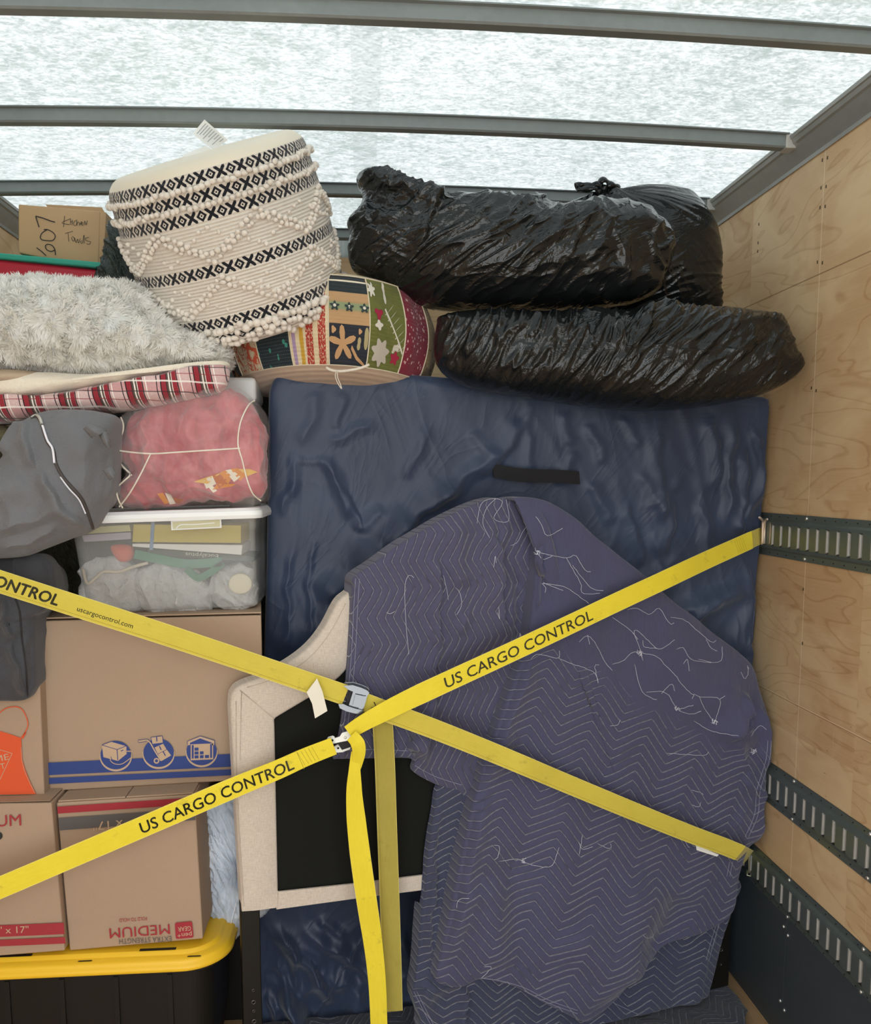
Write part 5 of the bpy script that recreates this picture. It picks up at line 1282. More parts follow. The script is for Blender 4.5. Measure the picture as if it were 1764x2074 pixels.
shell = blob('vinyl_shell', sh, Y(2.232), .122, .18, M_SHELL, t, n=3.0, N=260, R=60, disp=lambda PX, V, S, side: .008 * (ridge(V * (14, 8, 10), 3, 14, 1.5) - .5) * np.clip((1 - S) / .1, 0, 1), center=(395, 910))
q = MB()
for l_ in ([(206, 906), (250, 914), (305, 919), (360, 916), (440, 911), (486, 908)], [(305, 919), (285, 960), (262, 1000), (242, 1026)], [(540, 812), (515, 812), (500, 826), (486, 860), (482, 900), (490, 930), (500, 970), (512, 1000), (528, 1014)], [(245, 846), (250, 862), (246, 880), (226, 902), (226, 925), (246, 945), (264, 960), (250, 975), (236, 990), (240, 1012), (248, 1028)], [(232, 900), (234, 925), (252, 948), (266, 962)], [(240, 845), (238, 852), (236, 862)]):
    lay(q, shell, l_, .0033, .003)
q.build('cream_piping', plain('cream piping tape', 'e6ddce', .7), t, smooth=True)

# white tote behind the bedding bag
tt = empty('storage_bin', Y(2.52).hit(500, 900), 'plain white bin standing behind the bedding bag, beside the mattress', 'storage bin')
x0, x1 = float(Y(2.40).hit(452, 790)[0]), -.276; za, zb_ = float(Y(2.40).hit(500, 815)[2]), float(Y(2.44).hit(500, 768)[2])
tt.location = ((x0 + x1) / 2, 2.46, 1.30)
MB().box((x0, 2.385, za), (x1, 2.56, zb_)).build('bin_lid', M_WLID, tt, bevel=.012); MB().box((x0 + .01, 2.392, 1.30), (x1 - .012, 2.55, za + .004)).build('bin_body', plain('grey white plastic', 'b9bab4', .5), tt, bevel=.01)

# grey garment bags
def nonw(name, a, b):
    m = Mat(name); n = m.noise(None, 5, 4, .6, .5); d = m.vor(None, 330); n3 = m.noise(None, 24, 3, .6, 1)
    return m.bsdf(m.mix(n, a, b), .8, bump=n * .5 + d * .25 + n3 * .15, bs=.45, bd=.008, sheen=.2, spec=.25)
M_G1 = nonw('grey nonwoven fabric', '65666a', '7a7b7f'); M_G2 = nonw('charcoal nonwoven fabric', '3f4045', '4f5055')
t = empty('garment_bag', Y(2.1).hit(60, 1128), 'mid grey fabric storage bag with an open zipper showing white, above the yellow strap', 'storage bag')
g1 = [(14, 892), (38, 866), (64, 845), (90, 834), (124, 830), (165, 831), (205, 836), (238, 849), (238, 900), (238, 948), (234, 994), (214, 1024), (188, 1073), (142, 1092), (87, 1112), (43, 1126), (-60, 1130), (-170, 1110), (-190, 1000), (-120, 950), (0, 932)]
sg = [(64, 848, 108, 950, 16, .020, 2), (108, 950, 186, 1070, 16, .022, 2), (10, 920, 60, 850, 16, .015, 1), (0, 1010, 90, 980, 26, .012, 0), (0, 1080, 160, 1020, 22, .014, 1), (20, 1110, 140, 1060, 14, .012, 1), (130, 840, 200, 930, 30, .010, 0), (190, 900, 200, 1040, 24, .010, 1), (30, 960, 60, 1080, 20, .008, 1)]
gb1 = blob('bag_body', g1, Y(2.10), .10, .2, M_G1, t, n=2.3, N=340, R=80, center=(110, 975), disp=lambda PX, V, S, side: (creases(PX, sg) + .012 * fbm(V * 5, 3, 8)) * np.clip((1 - S) / .05, .3, 1))
q = MB(); lay(q, gb1, [(64, 847), (76, 845), (84, 858), (95, 893), (108, 912), (113, 940), (130, 970), (162, 1005), (176, 1035), (188, 1070)], .0065, .001); q.build('zip_tape', plain('brown zip tape', '4a4340', .7), t, smooth=True)
q = MB(); lay(q, gb1, [(86, 862), (96, 892), (106, 908), (110, 938)], .0045, .006); lay(q, gb1, [(122, 966), (140, 990), (160, 1012), (173, 1040)], .0028, .006); q.build('white_lining', plain('white lining', 'e8e6ee', .8), t, smooth=True)
q = MB(); lay(q, gb1, [(64, 846), (74, 841), (81, 848), (85, 860)], .006, .006); q.build('zip_pull', plain('silver zip pull', 'd5d7d2', .4, metal=.5), t, smooth=True)
def tab(cx, quad, y_):
    q = MB(); n_ = 8; c = [np.array(k) for k in quad]
    V = []
    for i in range(n_ + 1):
        f = i / n_; a = c[0] * (1 - f) + c[1] * f; b = c[3] * (1 - f) + c[2] * f; pl = Y(y_ - .035 - .018 * math.sin(PI * f)); V += [pl.hit(*a), pl.hit(*b)]
    q.add(V, [(2 * i, 2 * i + 1, 2 * i + 3, 2 * i + 2) for i in range(n_)]); o = q.build('strap_tab', M_G1, t, smooth=True); s_ = o.modifiers.new('s', 'SOLIDIFY'); s_.thickness = .003
tab(0, [(168, 868), (182, 857), (216, 872), (186, 888)], 2.005); tab(0, [(200, 880), (216, 872), (226, 905), (214, 906)], 2.01); tab(0, [(208, 952), (228, 944), (238, 964), (222, 973)], 2.01)
g2 = [(-100, 1128), (0, 1126), (45, 1126), (80, 1120), (104, 1135), (116, 1165), (114, 1215), (92, 1238), (76, 1258), (77, 1370), (70, 1400), (52, 1417), (0, 1418), (-120, 1416), (-180, 1300), (-160, 1180)]
sg2 = [(28, 1205, 42, 1290, 12, .016, 2), (42, 1290, 55, 1412, 12, .018, 2), (0, 1150, 60, 1180, 16, .014, 1), (0, 1320, 60, 1260, 20, .012, 1), (40, 1130, 60, 1180, 12, .012, 1), (0, 1260, 50, 1240, 14, .01, 1), (65, 1270, 60, 1380, 10, .01, 0)]
t = empty('garment_bag', Y(2.12).hit(-20, 1417), 'charcoal fabric storage bag hanging below the mid grey one, behind the yellow strap', 'storage bag')
gb2 = blob('bag_body', g2, Y(2.13), .05, .22, M_G2, t, n=2.5, N=300, R=70, center=(0, 1270), disp=lambda PX, V, S, side: (creases(PX, sg2) + .012 * fbm(V * 6, 3, 28)) * np.clip((1 - S) / .05, .3, 1))
q = MB(); lay(q, gb2, [(28, 1205), (40, 1240), (44, 1290), (52, 1350), (56, 1410)], .003, .001); q.build('edge_piping', plain('dark piping', '2e2a2b', .7), t, smooth=True)
# dark bag added to fill the shaded gaps behind the stack
db = [(60, 1060), (90, 850), (300, 740), (470, 735), (580, 770), (585, 1000), (580, 1300), (575, 1600), (400, 1620), (160, 1300), (80, 1200)]
o = blob('gap_fill_bag', db, Y(2.90), .16, .2, M_BAGG, N=220, R=50, disp=lambda PX, V, S, side: .014 * strx(PX, 70, 80, 22, 5)); o.name = 'trash_bag'; tag(o, 'dark trash bag added to fill shaded gaps behind clear bin and bedding bag', 'trash bag')
zb_ = float(Y(2.75).hit(300, 1255)[2]); slabm = MB()
# clear pillow bag hanging beside the boxes
t = empty('pillow_bag', Y(2.3).hit(460, 1913), 'pale blue plastic pillow bag squeezed between the medium box and the headboard', 'pillow bag')
pbp = [(420, 1596), (530, 1590), (560, 1640), (562, 1780), (556, 1822), (540, 1848), (512, 1868), (486, 1892), (455, 1914), (436, 1886), (418, 1858), (414, 1800), (412, 1700), (415, 1640)]
def pl_b():
    m = Mat('pale blue polythene'); x, y, z = m.xyz(); n = m.noise(m.vec(x * 60, y * 12, z * 7 + x * 18), 3, 4, .6, 1); n2 = m.noise(None, 4, 3)
    return m.bsdf(m.mix(n2.step(.3, .7), '98a3b2', 'dde4ee'), .25, bump=n, bs=.28, bd=.010, spec=.5)
pbo = blob('bag_body', pbp, Y(2.30), .05, .10, pl_b(), t, n=2.2, N=220, R=50, center=(485, 1740), disp=lambda PX, V, S, side: (.012 * strx(PX, 58, 60, 10, 5)) * np.clip((1 - S) / .1, .2, 1))
q = MB(); lay(q, pbo, [(478, 1830), (468, 1870), (458, 1908)], .003, .002); q.build('seal_strip', plain('white seal', 'e9eef4', .4), t, smooth=True)

# ---- fluffy throw, plaid bed
def furmat():
    m = Mat('fluffy white pile'); c = m.mix(m.noise(None, 30, 3), 'f6f5f0', 'ffffff')
    d = m.node('ShaderNodeBsdfDiffuse'); t_ = m.node('ShaderNodeBsdfTranslucent'); x = m.node('ShaderNodeMixShader'); x.inputs[0].default_value = .5
    m.put(d.inputs[0], c); m.put(t_.inputs[0], c); m.nt.links.new(d.outputs[0], x.inputs[1]); m.nt.links.new(t_.outputs[0], x.inputs[2]); m.nt.links.new(x.outputs[0], m.out.inputs[0]); return m.mat
M_FUR = furmat()
throw = [(-160, 590), (-60, 574), (0, 572), (70, 570), (140, 574), (200, 578), (262, 580), (300, 600), (340, 650), (400, 686), (448, 700), (464, 722), (458, 742), (420, 740), (370, 740), (320, 742), (270, 752), (225, 764), (180, 768), (130, 764), (80, 754), (30, 757), (-60, 758), (-180, 750), (-220, 670)]
t = empty('throw_blanket', Y(2.28).hit(150, 765), 'thick shaggy white throw folded on top of the plaid dog bed, beneath the tilted pouf', 'throw')
bodyf = blob('throw_body', throw, Y(2.28), .17, .24, M_FUR, t, n=2.2, N=300, R=60, center=(150, 672), disp=lambda PX, V, S, side: .02 * fbm(V * 7, 3, 61) * np.clip((1 - S) / .08, .2, 1))
me = bodyf.data; nv = len(me.vertices); co = np.zeros(nv * 3); me.vertices.foreach_get('co', co); co = co.reshape(-1, 3); no = np.zeros(nv * 3); me.vertices.foreach_get('normal', no); no = no.reshape(-1, 3)
if (no[co[:, 1] < 2.2].mean(0))[1] > 0: no = -no
tris = []
for p in me.polygons:
    v = p.vertices
    for i in range(1, len(v) - 1): tris.append((v[0], v[i], v[i + 1]))
tris = np.array(tris); A_ = co[tris]; ar = np.linalg.norm(np.cross(A_[:, 1] - A_[:, 0], A_[:, 2] - A_[:, 0]), axis=1); cen = A_.mean(1)
ar = ar * (cen[:, 1] < 2.36) * (cen[:, 0] > -1.12); NS = 70000
idx = RNG.choice(len(tris), NS, p=ar / ar.sum()); r1 = np.sqrt(RNG.random(NS)); r2 = RNG.random(NS)
W3 = np.stack([1 - r1, r1 * (1 - r2), r1 * r2], -1)[:, :, None]; base = (co[tris[idx]] * W3).sum(1); nn = (no[tris[idx]] * W3).sum(1); nn /= np.linalg.norm(nn, axis=1)[:, None]
# clumped lay direction
lay_ = np.stack([noise3(base * 24, 1), noise3(base * 24, 11), noise3(base * 24, 21)], -1) * .7 + np.stack([noise3(base * 45, 31), noise3(base * 45, 41), noise3(base * 45, 51)], -1) * .9 + np.array([.12, -.1, -.22])
dir_ = nn * .5 + lay_ + RNG.normal(0, .13, (NS, 3)); dir_ /= np.linalg.norm(dir_, axis=1)[:, None]
ln = RNG.uniform(.014, .026, NS)[:, None]; sd_ = np.cross(dir_, nn + RNG.normal(0, .3, (NS, 3))); sd_ /= np.linalg.norm(sd_, axis=1)[:, None] + 1e-9
wd = .0016; b0 = base - nn * .003; m1 = b0 + dir_ * ln * .5 + nn * ln * .15; tip = b0 + dir_ * ln + lay_ * ln * .2
Vf = np.stack([b0 - sd_ * wd, b0 + sd_ * wd, m1 + sd_ * wd * .9, m1 - sd_ * wd * .9, tip], 1).reshape(-1, 3)
Ff = []
for i in range(NS): k = 5 * i; Ff += [(k, k + 1, k + 2, k + 3), (k + 3, k + 2, k + 4)]
o = mesh_obj('fur_pile', Vf, Ff, M_FUR, t, smooth=True); o['kind'] = 'stuff'
def plaid():
    m = Mat('red plaid flannel'); u, v = m.uv(); n = m.noise(None, 300, 2)
    w_ = m.noise(None, 6, 2) * .02
    p = (u + w_ + v * .12) / .078; q = (v + w_) / .062
    f = p.frac(); g = q.frac()
    band = f.between(.05, .20) + f.between(.36, .50); grn = f.between(.20, .36)
    c = m.mix(.5, 'e3cfca', 'd8b6b4'); c = m.mix(n, 'dccac6', 'c89c9c')
    c = m.mix(g.between(.1, .45) * .35, c, 'b04a52')
    c = m.mix(band.clamp(), c, '93303a'); c = m.mix(grn, c, '5f4f48')
    for a, wd_, cc in ((.035, .016, '2c2426'), (.52, .016, '2c2426'), (.28, .02, 'e9e2da'), (.20, .012, '35302f'), (.62, .014, 'efe9e2'), (.92, .014, '3a3034'), (.36, .01, 'e9e2da')):
        c = m.mix(((f - a).abs().lt(wd_)), c, cc)
    for a, wd_, cc in ((.5, .03, 'efe9e2'), (.1, .02, '3a3034'), (.8, .015, '8e2d36')): c = m.mix(((g - a).abs().lt(wd_)) * .8, c, cc)
    return m.bsdf(c, .9, bump=n + m.noise(None, 8, 3) * 1.0, bs=.35, bd=.004, sheen=.4, spec=.1)
pbd = [(-140, 808), (0, 811), (80, 803), (170, 790), (260, 775), (340, 758), (400, 747), (450, 740), (464, 750), (461, 775), (446, 793), (400, 806), (330, 820), (240, 832), (150, 838), (70, 850), (0, 858), (-140, 866), (-200, 836)]
t = empty('dog_bed', Y(2.2).hit(150, 850), 'red plaid dog bed with cream fleece lining, bent over the pink bedding bag', 'dog bed')
blob('plaid_side', pbd, Y(2.19), .075, .16, plaid(), t, n=2.4, N=300, R=40, center=(150, 806), disp=lambda PX, V, S, side: .006 * fbm(V * 10, 3, 5) * np.clip((1 - S) / .08, .2, 1))
fle = [(-160, 762), (0, 757), (100, 756), (200, 760), (300, 750), (400, 738), (455, 732), (462, 745), (400, 752), (340, 762), (260, 780), (170, 796), (80, 809), (0, 817), (-160, 815), (-190, 790)]
blob('fleece_lining', fle, Y(2.21), .085, .15, (lambda m: m.bsdf(m.mix(m.noise(None, 20, 3), 'ded3bf', 'efe8d8'), .95, bump=m.noise(None, 160, 3), bs=.6, bd=.004, sheen=.5, spec=.1))(Mat('cream fleece')), t, n=2.4, N=240, R=40, center=(120, 784))
cus = [(-120, 750), (0, 750), (60, 752), (110, 760), (118, 772), (90, 782), (40, 787), (0, 790), (-120, 796), (-170, 772)]
o = blob('beige_cushion', cus, Y(2.20), .088, .1, plain('beige cushion cloth', 'b7a38c', .85), N=160, R=30, center=(-20, 770), n=2.0); o.name = 'cushion'; tag(o, 'flat beige cushion lying in the plaid dog bed under the shaggy throw', 'cushion')
o = blob('olive_cushion', [(-60, 855), (0, 860), (22, 868), (30, 885), (12, 905), (0, 930), (-60, 950), (-110, 900)], Y(2.22), .05, .1, (lambda m: m.bsdf(m.mix(m.noise(None, 40, 3), '3c3f33', '8c8360'), .9, bump=m.noise(None, 80, 3), bs=.6, bd=.006))(Mat('olive plush')), N=120, R=24); o.name = 'cushion'; tag(o, 'olive mottled plush cushion peeping out at the left edge beside the grey bag', 'cushion')

# red tote with green rim, kitchen box
t = empty('red_tote', Y(2.60).hit(80, 600), 'red plastic tote with a green rim, behind the shaggy throw', 'storage tote')
M_RED = plain('red tote plastic', 'b8283c', .4, spec=.45); M_GRN = plain('green rim plastic', '2e9c86', .4, spec=.45)
A = Y(2.58); q = MB(); rim = [(-180, 498), (0, 510), (100, 523), (206, 539)]
c = [A.hit(*p) for p in ((-180, 505), (200, 545), (196, 660), (-170, 650))]; D_ = np.array((0, .36, 0)); q.hexa([c[3], c[2], c[1], c[0], c[3] + D_, c[2] + D_, c[1] + D_, c[0] + D_]); q.build('tote_body', M_RED, t, bevel=.012, seg=3)
q = MB(); c = [A.off(.012).hit(*p) for p in ((-190, 494), (207, 531), (204, 543), (-190, 507))]; D_ = np.array((0, .385, 0)); q.hexa([c[3], c[2], c[1], c[0], c[3] + D_, c[2] + D_, c[1] + D_, c[0] + D_]); q.build('tote_rim', M_GRN, t, bevel=.005, seg=3)
q = MB(); polyprint(q, rrect((25, 556), (160, 566), (172, 600), (14, 600)), A.off(.004)); o = q.build('molded_panel', plain('red panel', '8c1f33', .35), t); s_ = o.modifiers.new('s', 'SOLIDIFY'); s_.thickness = .006
tk, pk, ck = carton('cardboard_box', 'small cardboard box marked 607 Kitchen Towels by hand, standing in the red tote', [(37, 413), (203, 427), (200, 545), (37, 512)], 2.66, .16, mat=M_KRAFT2)
q = MB(); sidec = [Y(2.662).hit(*p) for p in ((201, 428), (215, 430), (210, 541), (199, 545))]; D_ = np.array((0, .15, 0)); q.hexa([sidec[3], sidec[2], sidec[1], sidec[0], sidec[3] + D_, sidec[2] + D_, sidec[1] + D_, sidec[0] + D_]); q.build('side_flap', M_KRAFT2, tk, bevel=.002)
q = MB(); fc = [Y(2.72).hit(*p) for p in ((92, 414), (206, 420), (213, 432), (100, 425))]; q.hexa([fc[3], fc[2], fc[1], fc[0]] + [v + (0, .004, 0) for v in (fc[3], fc[2], fc[1], fc[0])]); q.build('top_flap', M_KRAFT2, tk)
q = MB(); SK = 300 / 1764; f = lambda pts: [(x * SK, 370 + y * SK) for x, y in pts]; P_ = pk.off(.0052)
strokes(q, [f([(655, 470), (600, 455), (520, 425), (425, 398)]), f([(425, 398), (440, 450), (465, 530)])], P_, 2.2)
strokes(q, [f([(560, 560), (500, 600), (480, 650), (500, 680), (560, 690), (620, 690), (650, 665), (655, 625), (620, 585), (560, 558), (520, 560)])], P_, 2.0)
strokes(q, [f([(435, 775), (490, 815), (550, 870)]), f([(660, 862), (650, 790), (615, 745), (560, 735), (540, 760), (560, 800), (610, 818), (655, 800)])], P_, 2.0)
for l_ in ([(770, 395), (755, 530)], [(838, 430), (735, 478), (830, 500)], [(840, 425), (838, 500)], [(862, 440), (858, 505)], [(840, 465), (865, 462)], [(905, 448), (880, 470), (880, 505), (905, 510)], [(915, 440), (912, 510), (925, 470), (945, 480), (945, 510)], [(965, 470), (955, 495), (985, 480), (965, 465), (975, 505), (990, 500)], [(1000, 505), (1010, 455), (1025, 505), (1040, 450)],
           [(775, 605), (870, 578)], [(810, 600), (820, 700)], [(850, 650), (865, 690), (885, 690), (880, 655), (860, 640)], [(890, 655), (905, 715), (925, 670), (935, 720), (955, 665)], [(975, 690), (960, 705), (980, 722), (1000, 620), (1002, 725)], [(1060, 650), (1015, 665), (1030, 690), (1080, 705), (1060, 735), (1030, 725)]):
    strokes(q, [f(l_)], P_, 1.0)
q.build('handwriting', INK['black'], tk)

# black tote added to darken the floor gap behind the headboard leg
t = empty('storage_tote', (-.60, 2.85, 0), 'plain black tote added to darken the floor gap between the yellow-lidded tote and mattress', 'storage tote')
loft(MB(), [(rr_outline(-1.0, -.285, 2.56, 3.05, .02), 0), (rr_outline(-1.01, -.285, 2.555, 3.06, .02), .40)]).build('tote_body', M_TBLK, t)
loft(MB(), [(rr_outline(-1.02, -.282, 2.55, 3.07, .03), .38), (rr_outline(-1.02, -.282, 2.55, 3.07, .03), .42)]).build('tote_lid', M_TBLK, t)
# ============================================================ yellow cargo straps
def webbing(name, c1, c2, cs):
    m = Mat(name); u, v = m.uv(); n = m.noise(None, 9, 5, .65, .5); n2 = m.noise(m.vec(u * 1.0, v * 6.0, 0.0), 30, 3, .7); wv = (u * 2600).sin() * (v * 2600).sin()
    c = m.mix((n * .6 + n2 * .5 - .05).clamp(), c1, c2)
    c = m.mix(m.noise(None, 18, 4, .7).step(.60, .72) * .35, c, '8f8030')
    dash = ((u * 320).frac().gt(.4)); c = m.mix((v - cs).abs().lt(.0006) * dash, c, '8a7420')
    c = m.mix((v.abs() - .0245).gt(-.0004) * .5, c, 'e8dc8a')
    return m.bsdf(c, .62, bump=n2 * .8 + wv * .2, bs=.35, bd=.0015, sheen=.15, spec=.3)
M_YB = webbing('bright yellow webbing', 'd8c024', 'f2e040', .8); M_YA = webbing('soiled yellow webbing', 'c3b03c', 'dccb52', .0188); M_YT = webbing('dull yellow webbing', '9c8f3c', 'b5a64c', .0195)
from mathutils.bvhtree import BVHTree
BV = {o.name: BVHTree.FromPolygons([v.co[:] for v in o.data.vertices], [p.vertices[:] for p in o.data.polygons]) for o in (mt, bB, flap)}
class Ribbon:
    def __init__(s, pts, width=.0508, n=160, flip=0, wdir=None, smooth=True, over=(), end_y=None):
        """pts = (px, py, y) along the strap."""
        P = np.array(pts, float); Q = catmull(P, n, False) if smooth else P
        if over:
            yy = Q[:, 2].copy()
            for i in range(len(Q)):
                for dv in (-14, 0, 14):
                    r = ray(Q[i, 0] , Q[i, 1] + dv); rn = Vector(r / np.linalg.norm(r))
                    for ob in over:
                        h = BV[ob.name].ray_cast(Vector(CAM), rn)
                        if h[0] is not None: yy[i] = min(yy[i], h[0][1] - .017)
            k = 14; pad = np.r_[[yy[0]] * k, yy, [yy[-1]] * k]; lo = np.array([pad[i:i + 2 * k + 1].min() for i in range(len(yy))])
            k = 6; pad = np.r_[[lo[0]] * k, lo, [lo[-1]] * k]; Q[:, 2] = np.array([pad[i:i + 2 * k + 1].mean() for i in range(len(lo))])
            if end_y is not None:
                f = np.clip((np.arange(len(Q)) - (len(Q) - 5)) / 4, 0, 1); Q[:, 2] = Q[:, 2] * (1 - f) + end_y * f
        s.px = Q[:, :2]; s.C = np.array([Y(q[2]).hit(q[0], q[1]) for q in Q]); s.w = np.broadcast_to(np.asarray(width, float), (len(Q),)) if np.ndim(width) == 0 else np.interp(np.linspace(0, 1, len(Q)), np.linspace(0, 1, len(width)), width)
        T = np.gradient(s.C, axis=0); T /= np.linalg.norm(T, axis=1)[:, None]; N0 = np.array((0, -1., 0)); W = np.cross(T, N0); W /= np.linalg.norm(W, axis=1)[:, None]
        if wdir is not None:
            for i in range(len(W)):
                a = np.interp(i / (len(W) - 1), *wdir); W[i] = W[i] * math.cos(a) + N0 * math.sin(a)
        s.T = T; s.W = W; s.N = np.cross(W, T); 
        for i in range(len(s.N)):
            if s.N[i][1] > 0: s.N[i] *= -1
        s.L = np.r_[0, np.cumsum(np.linalg.norm(np.diff(s.C, axis=0), axis=1))]
    def mesh(s, mb, th=.0022, mi=0):
        V = []; U = []
        for i in range(len(s.C)):
            for k in np.linspace(-.5, .5, 5):
                V.append(s.C[i] + s.W[i] * k * s.w[i] + s.N[i] * th * .5 * (1 - .4 * (2 * abs(k)) ** 6)); U.append((s.L[i], k * s.w[i]))
            for k in np.linspace(.5, -.5, 5):
                V.append(s.C[i] + s.W[i] * k * s.w[i] - s.N[i] * th * .5); U.append((s.L[i], k * s.w[i]))
        n = len(s.C); Fc = grid_faces(n, 10) + [(i * 10 + 9, (i + 1) * 10 + 9, (i + 1) * 10, i * 10) for i in range(n - 1)] + [tuple(range(10)), tuple(range((n - 1) * 10, n * 10))[::-1]]
        mb.add(V, Fc, U, mi)
    def pt(s, l, t, lift=.0016):
        i = np.clip(np.interp(l, s.L, np.arange(len(s.L))), 0, len(s.L) - 1); a = int(i); b = min(a + 1, len(s.L) - 1); f = i - a
        g = lambda A: A[a] * (1 - f) + A[b] * f
        return g(s.C) + g(s.W) * t + g(s.N) * lift
    def at_px(s, x): return float(np.interp(x, s.px[:, 0], s.L))
    def text(s, mb, txt, xa, xb, h, t0, bold=0, shear=0, mi=0, lift=.0016, thick=0):
        V, Fc = text_mesh(txt, bold, shear); la, lb_ = s.at_px(xa), s.at_px(xb); sg = 1
        up = 1 if s.W[len(s.W) // 2][2] > 0 else -1
        Q = [s.pt(la + x / V[:, 0].max() * (lb_ - la), (t0 + y / CAPH * h) * up, lift) for x, y in V]
        mb.add(Q, Fc, mi=mi)
        if thick:
            for dx, dt in ((thick, 0), (-thick, 0), (0, thick), (0, -thick)): mb.add([s.pt(la + x / V[:, 0].max() * (lb_ - la) + dx, (t0 + y / CAPH * h + dt) * up, lift + .00003) for x, y in V], Fc, mi=mi)
M_LET = plain('strap lettering', '33301a', .75); M_CHR = plain('polished buckle steel', '7b7d80', .24, metal=1.0); M_ZINC = plain('zinc plated steel', 'dfe0d8', .4, metal=.35); M_DK = plain('buckle shadow steel', '1c1b1b', .5, metal=.4)

# strap running down to the right, with the chrome cam buckle
tA = empty('cargo_strap', Y(2.11).hit(722, 1420), 'yellow cargo strap running down to the right, held by a chrome cam buckle', 'cargo strap', 'yellow cargo straps')
lw = float(-WX + .004)
A1 = Ribbon([(-330, 1072, 1.93), (-120, 1139, 1.975), (0, 1178, 2.0), (150, 1226, 2.02), (300, 1274, 2.035), (440, 1320, 2.05), (600, 1374, 2.075), (700, 1408, 2.09)], n=140)
A2 = Ribbon([(738, 1424, 2.10), (780, 1440, 2.108), (880, 1477, 2.135), (1000, 1525, 2.172), (1150, 1588, 2.23), (1300, 1650, 2.295), (1400, 1690, 2.345), (1460, 1712, 2.39), (1495, 1726, 2.45), (1517, 1736, 2.535)], n=170, over=(bB, flap), end_y=2.55)
mb = MB(); A1.mesh(mb); A2.mesh(mb); mb.build('webbing', M_YA, tA, smooth=False)
mb = MB(); A1.text(mb, 'US CARGO CONTROL', -214, 119, .0250, -.0125, 0, .12, thick=.0010); A1.text(mb, 'uscargocontrol.com', 158, 271, .0112, -.0098, .004); A2.text(mb, 'X', 752, 768, .018, -.006, 0)
mb.build('lettering', M_LET, tA)
At = Ribbon([(774, 1448, 2.125), (777, 1500, 2.135), (780, 1560, 2.14), (784, 1680, 2.145), (789, 1820, 2.15), (793, 1940, 2.155), (796, 2048, 2.16)], n=90)
mb = MB(); At.mesh(mb); o = mb.build('loose_tail', M_YT, tA, smooth=False); tag(o, 'dull yellow tail end hanging straight down')
mb = MB(); sheet(mb, [(640, 1376), (659, 1428), (637, 1420), (640, 1376)], 2.06, 2.06); 
q = [Y(2.058).hit(*p) for p in ((642, 1374), (653, 1400), (663, 1440), (638, 1455), (632, 1425), (621, 1402))]; mb = MB(); mb.add(q + [v + (0, .0012, 0) for v in q], [tuple(range(6)), tuple(range(11, 5, -1))] + [(i, (i + 1) % 6, 6 + (i + 1) % 6, 6 + i) for i in range(6)])
mb.build('paper_tag', plain('cream tag', 'e4dfcf', .8), tA)
q = [Y(2.37).hit(*p) for p in ((1409, 1711), (1456, 1731), (1452, 1735), (1411, 1722))]; mb = MB(); mb.add(q + [v + (0, .0012, 0) for v in q], [(0, 1, 2, 3), (7, 6, 5, 4)] + [(i, (i + 1) % 4, 4 + (i + 1) % 4, 4 + i) for i in range(4)]); mb.build('paper_tag', plain('white tag', 'eeece6', .8), tA)
# buckle
BK = Y(2.10); SB = 340 / 1764
def bp(x, y, pl=BK, off=0.0): return pl.off(off).hit(560 + x * SB, 1360 + y * SB)
def plate(mb, pts, off, th, mi=0):
    f_ = [bp(*p, off=off) for p in pts]; b_ = [v + (0, th, 0) for v in f_]; k = len(pts); mb.add(f_ + b_, [tuple(range(k)), tuple(range(2 * k - 1, k - 1, -1))] + [(i, (i + 1) % k, k + (i + 1) % k, k + i) for i in range(k)], mi=mi)
mb = MB()
plate(mb, [(725, 158), (800, 152), (890, 180), (945, 205), (965, 225), (955, 243), (900, 232), (850, 222), (760, 185)], .022, .034)
plate(mb, [(662, 352), (700, 350), (760, 378), (830, 400), (900, 415), (915, 430), (880, 440), (820, 432), (740, 412), (672, 380)], .022, .034)
mb.build('buckle_frame', M_CHR, tA, bevel=.002, seg=3, tri=False)
mb = MB(); plate(mb, [(772, 205), (815, 215), (765, 385), (720, 370)], .004, .012); plate(mb, [(860, 410), (880, 230), (900, 235), (890, 415)], .006, .012); mb.build('shaded_gap', M_DK, tA, bevel=.001)  # dark plates paint the shaded gap inside the buckle
mb = MB(); plate(mb, [(812, 216), (935, 238), (948, 250), (905, 400), (850, 405), (760, 385)], .014, .012); plate(mb, [(835, 250), (895, 262), (870, 372), (808, 358)], .019, .006); plate(mb, [(900, 266), (930, 268), (895, 395), (872, 390)], .018, .005); mb.build('cam_lever', M_CHR, tA, bevel=.002, seg=3)

# strap running up to the right
tB = empty('cargo_strap', Y(2.08).hit(690, 1500), 'bright yellow cargo strap running up to the right, crossing over the other one', 'cargo strap', 'yellow cargo straps')
B1 = Ribbon([(-300, 1925, 1.92), (-120, 1848, 1.955), (0, 1798, 1.975), (150, 1734, 2.0), (300, 1670, 2.02), (470, 1597, 2.04), (560, 1560, 2.05), (620, 1533, 2.06), (676, 1511, 2.065)], width=[.0508] * 8 + [.047, .043], n=160)
B2 = Ribbon([(706, 1484, 2.06), (730, 1468, 2.07), (770, 1446, 2.083), (840, 1411, 2.105), (1000, 1337, 2.160), (1120, 1281, 2.205), (1240, 1224, 2.262), (1330, 1182, 2.33), (1430, 1135, 2.44), (1490, 1108, 2.51), (1541, 1085, 2.575)], width=[.036, .046, .0508, .0508] + [.0508] * 8, n=190, over=(bB, flap, mt), end_y=2.56)
mb = MB(); B1.mesh(mb); B2.mesh(mb); mb.build('webbing', M_YB, tB, smooth=False)
mb = MB(); B1.text(mb, 'US CARGO CONTROL', 284, 592, .0262, -.0145, 0, .10, thick=.0005); B2.text(mb, 'US CARGO CONTROL', 900, 1198, .0262, -.0145, .008, .10)
mb.build('lettering', M_LET, tB)
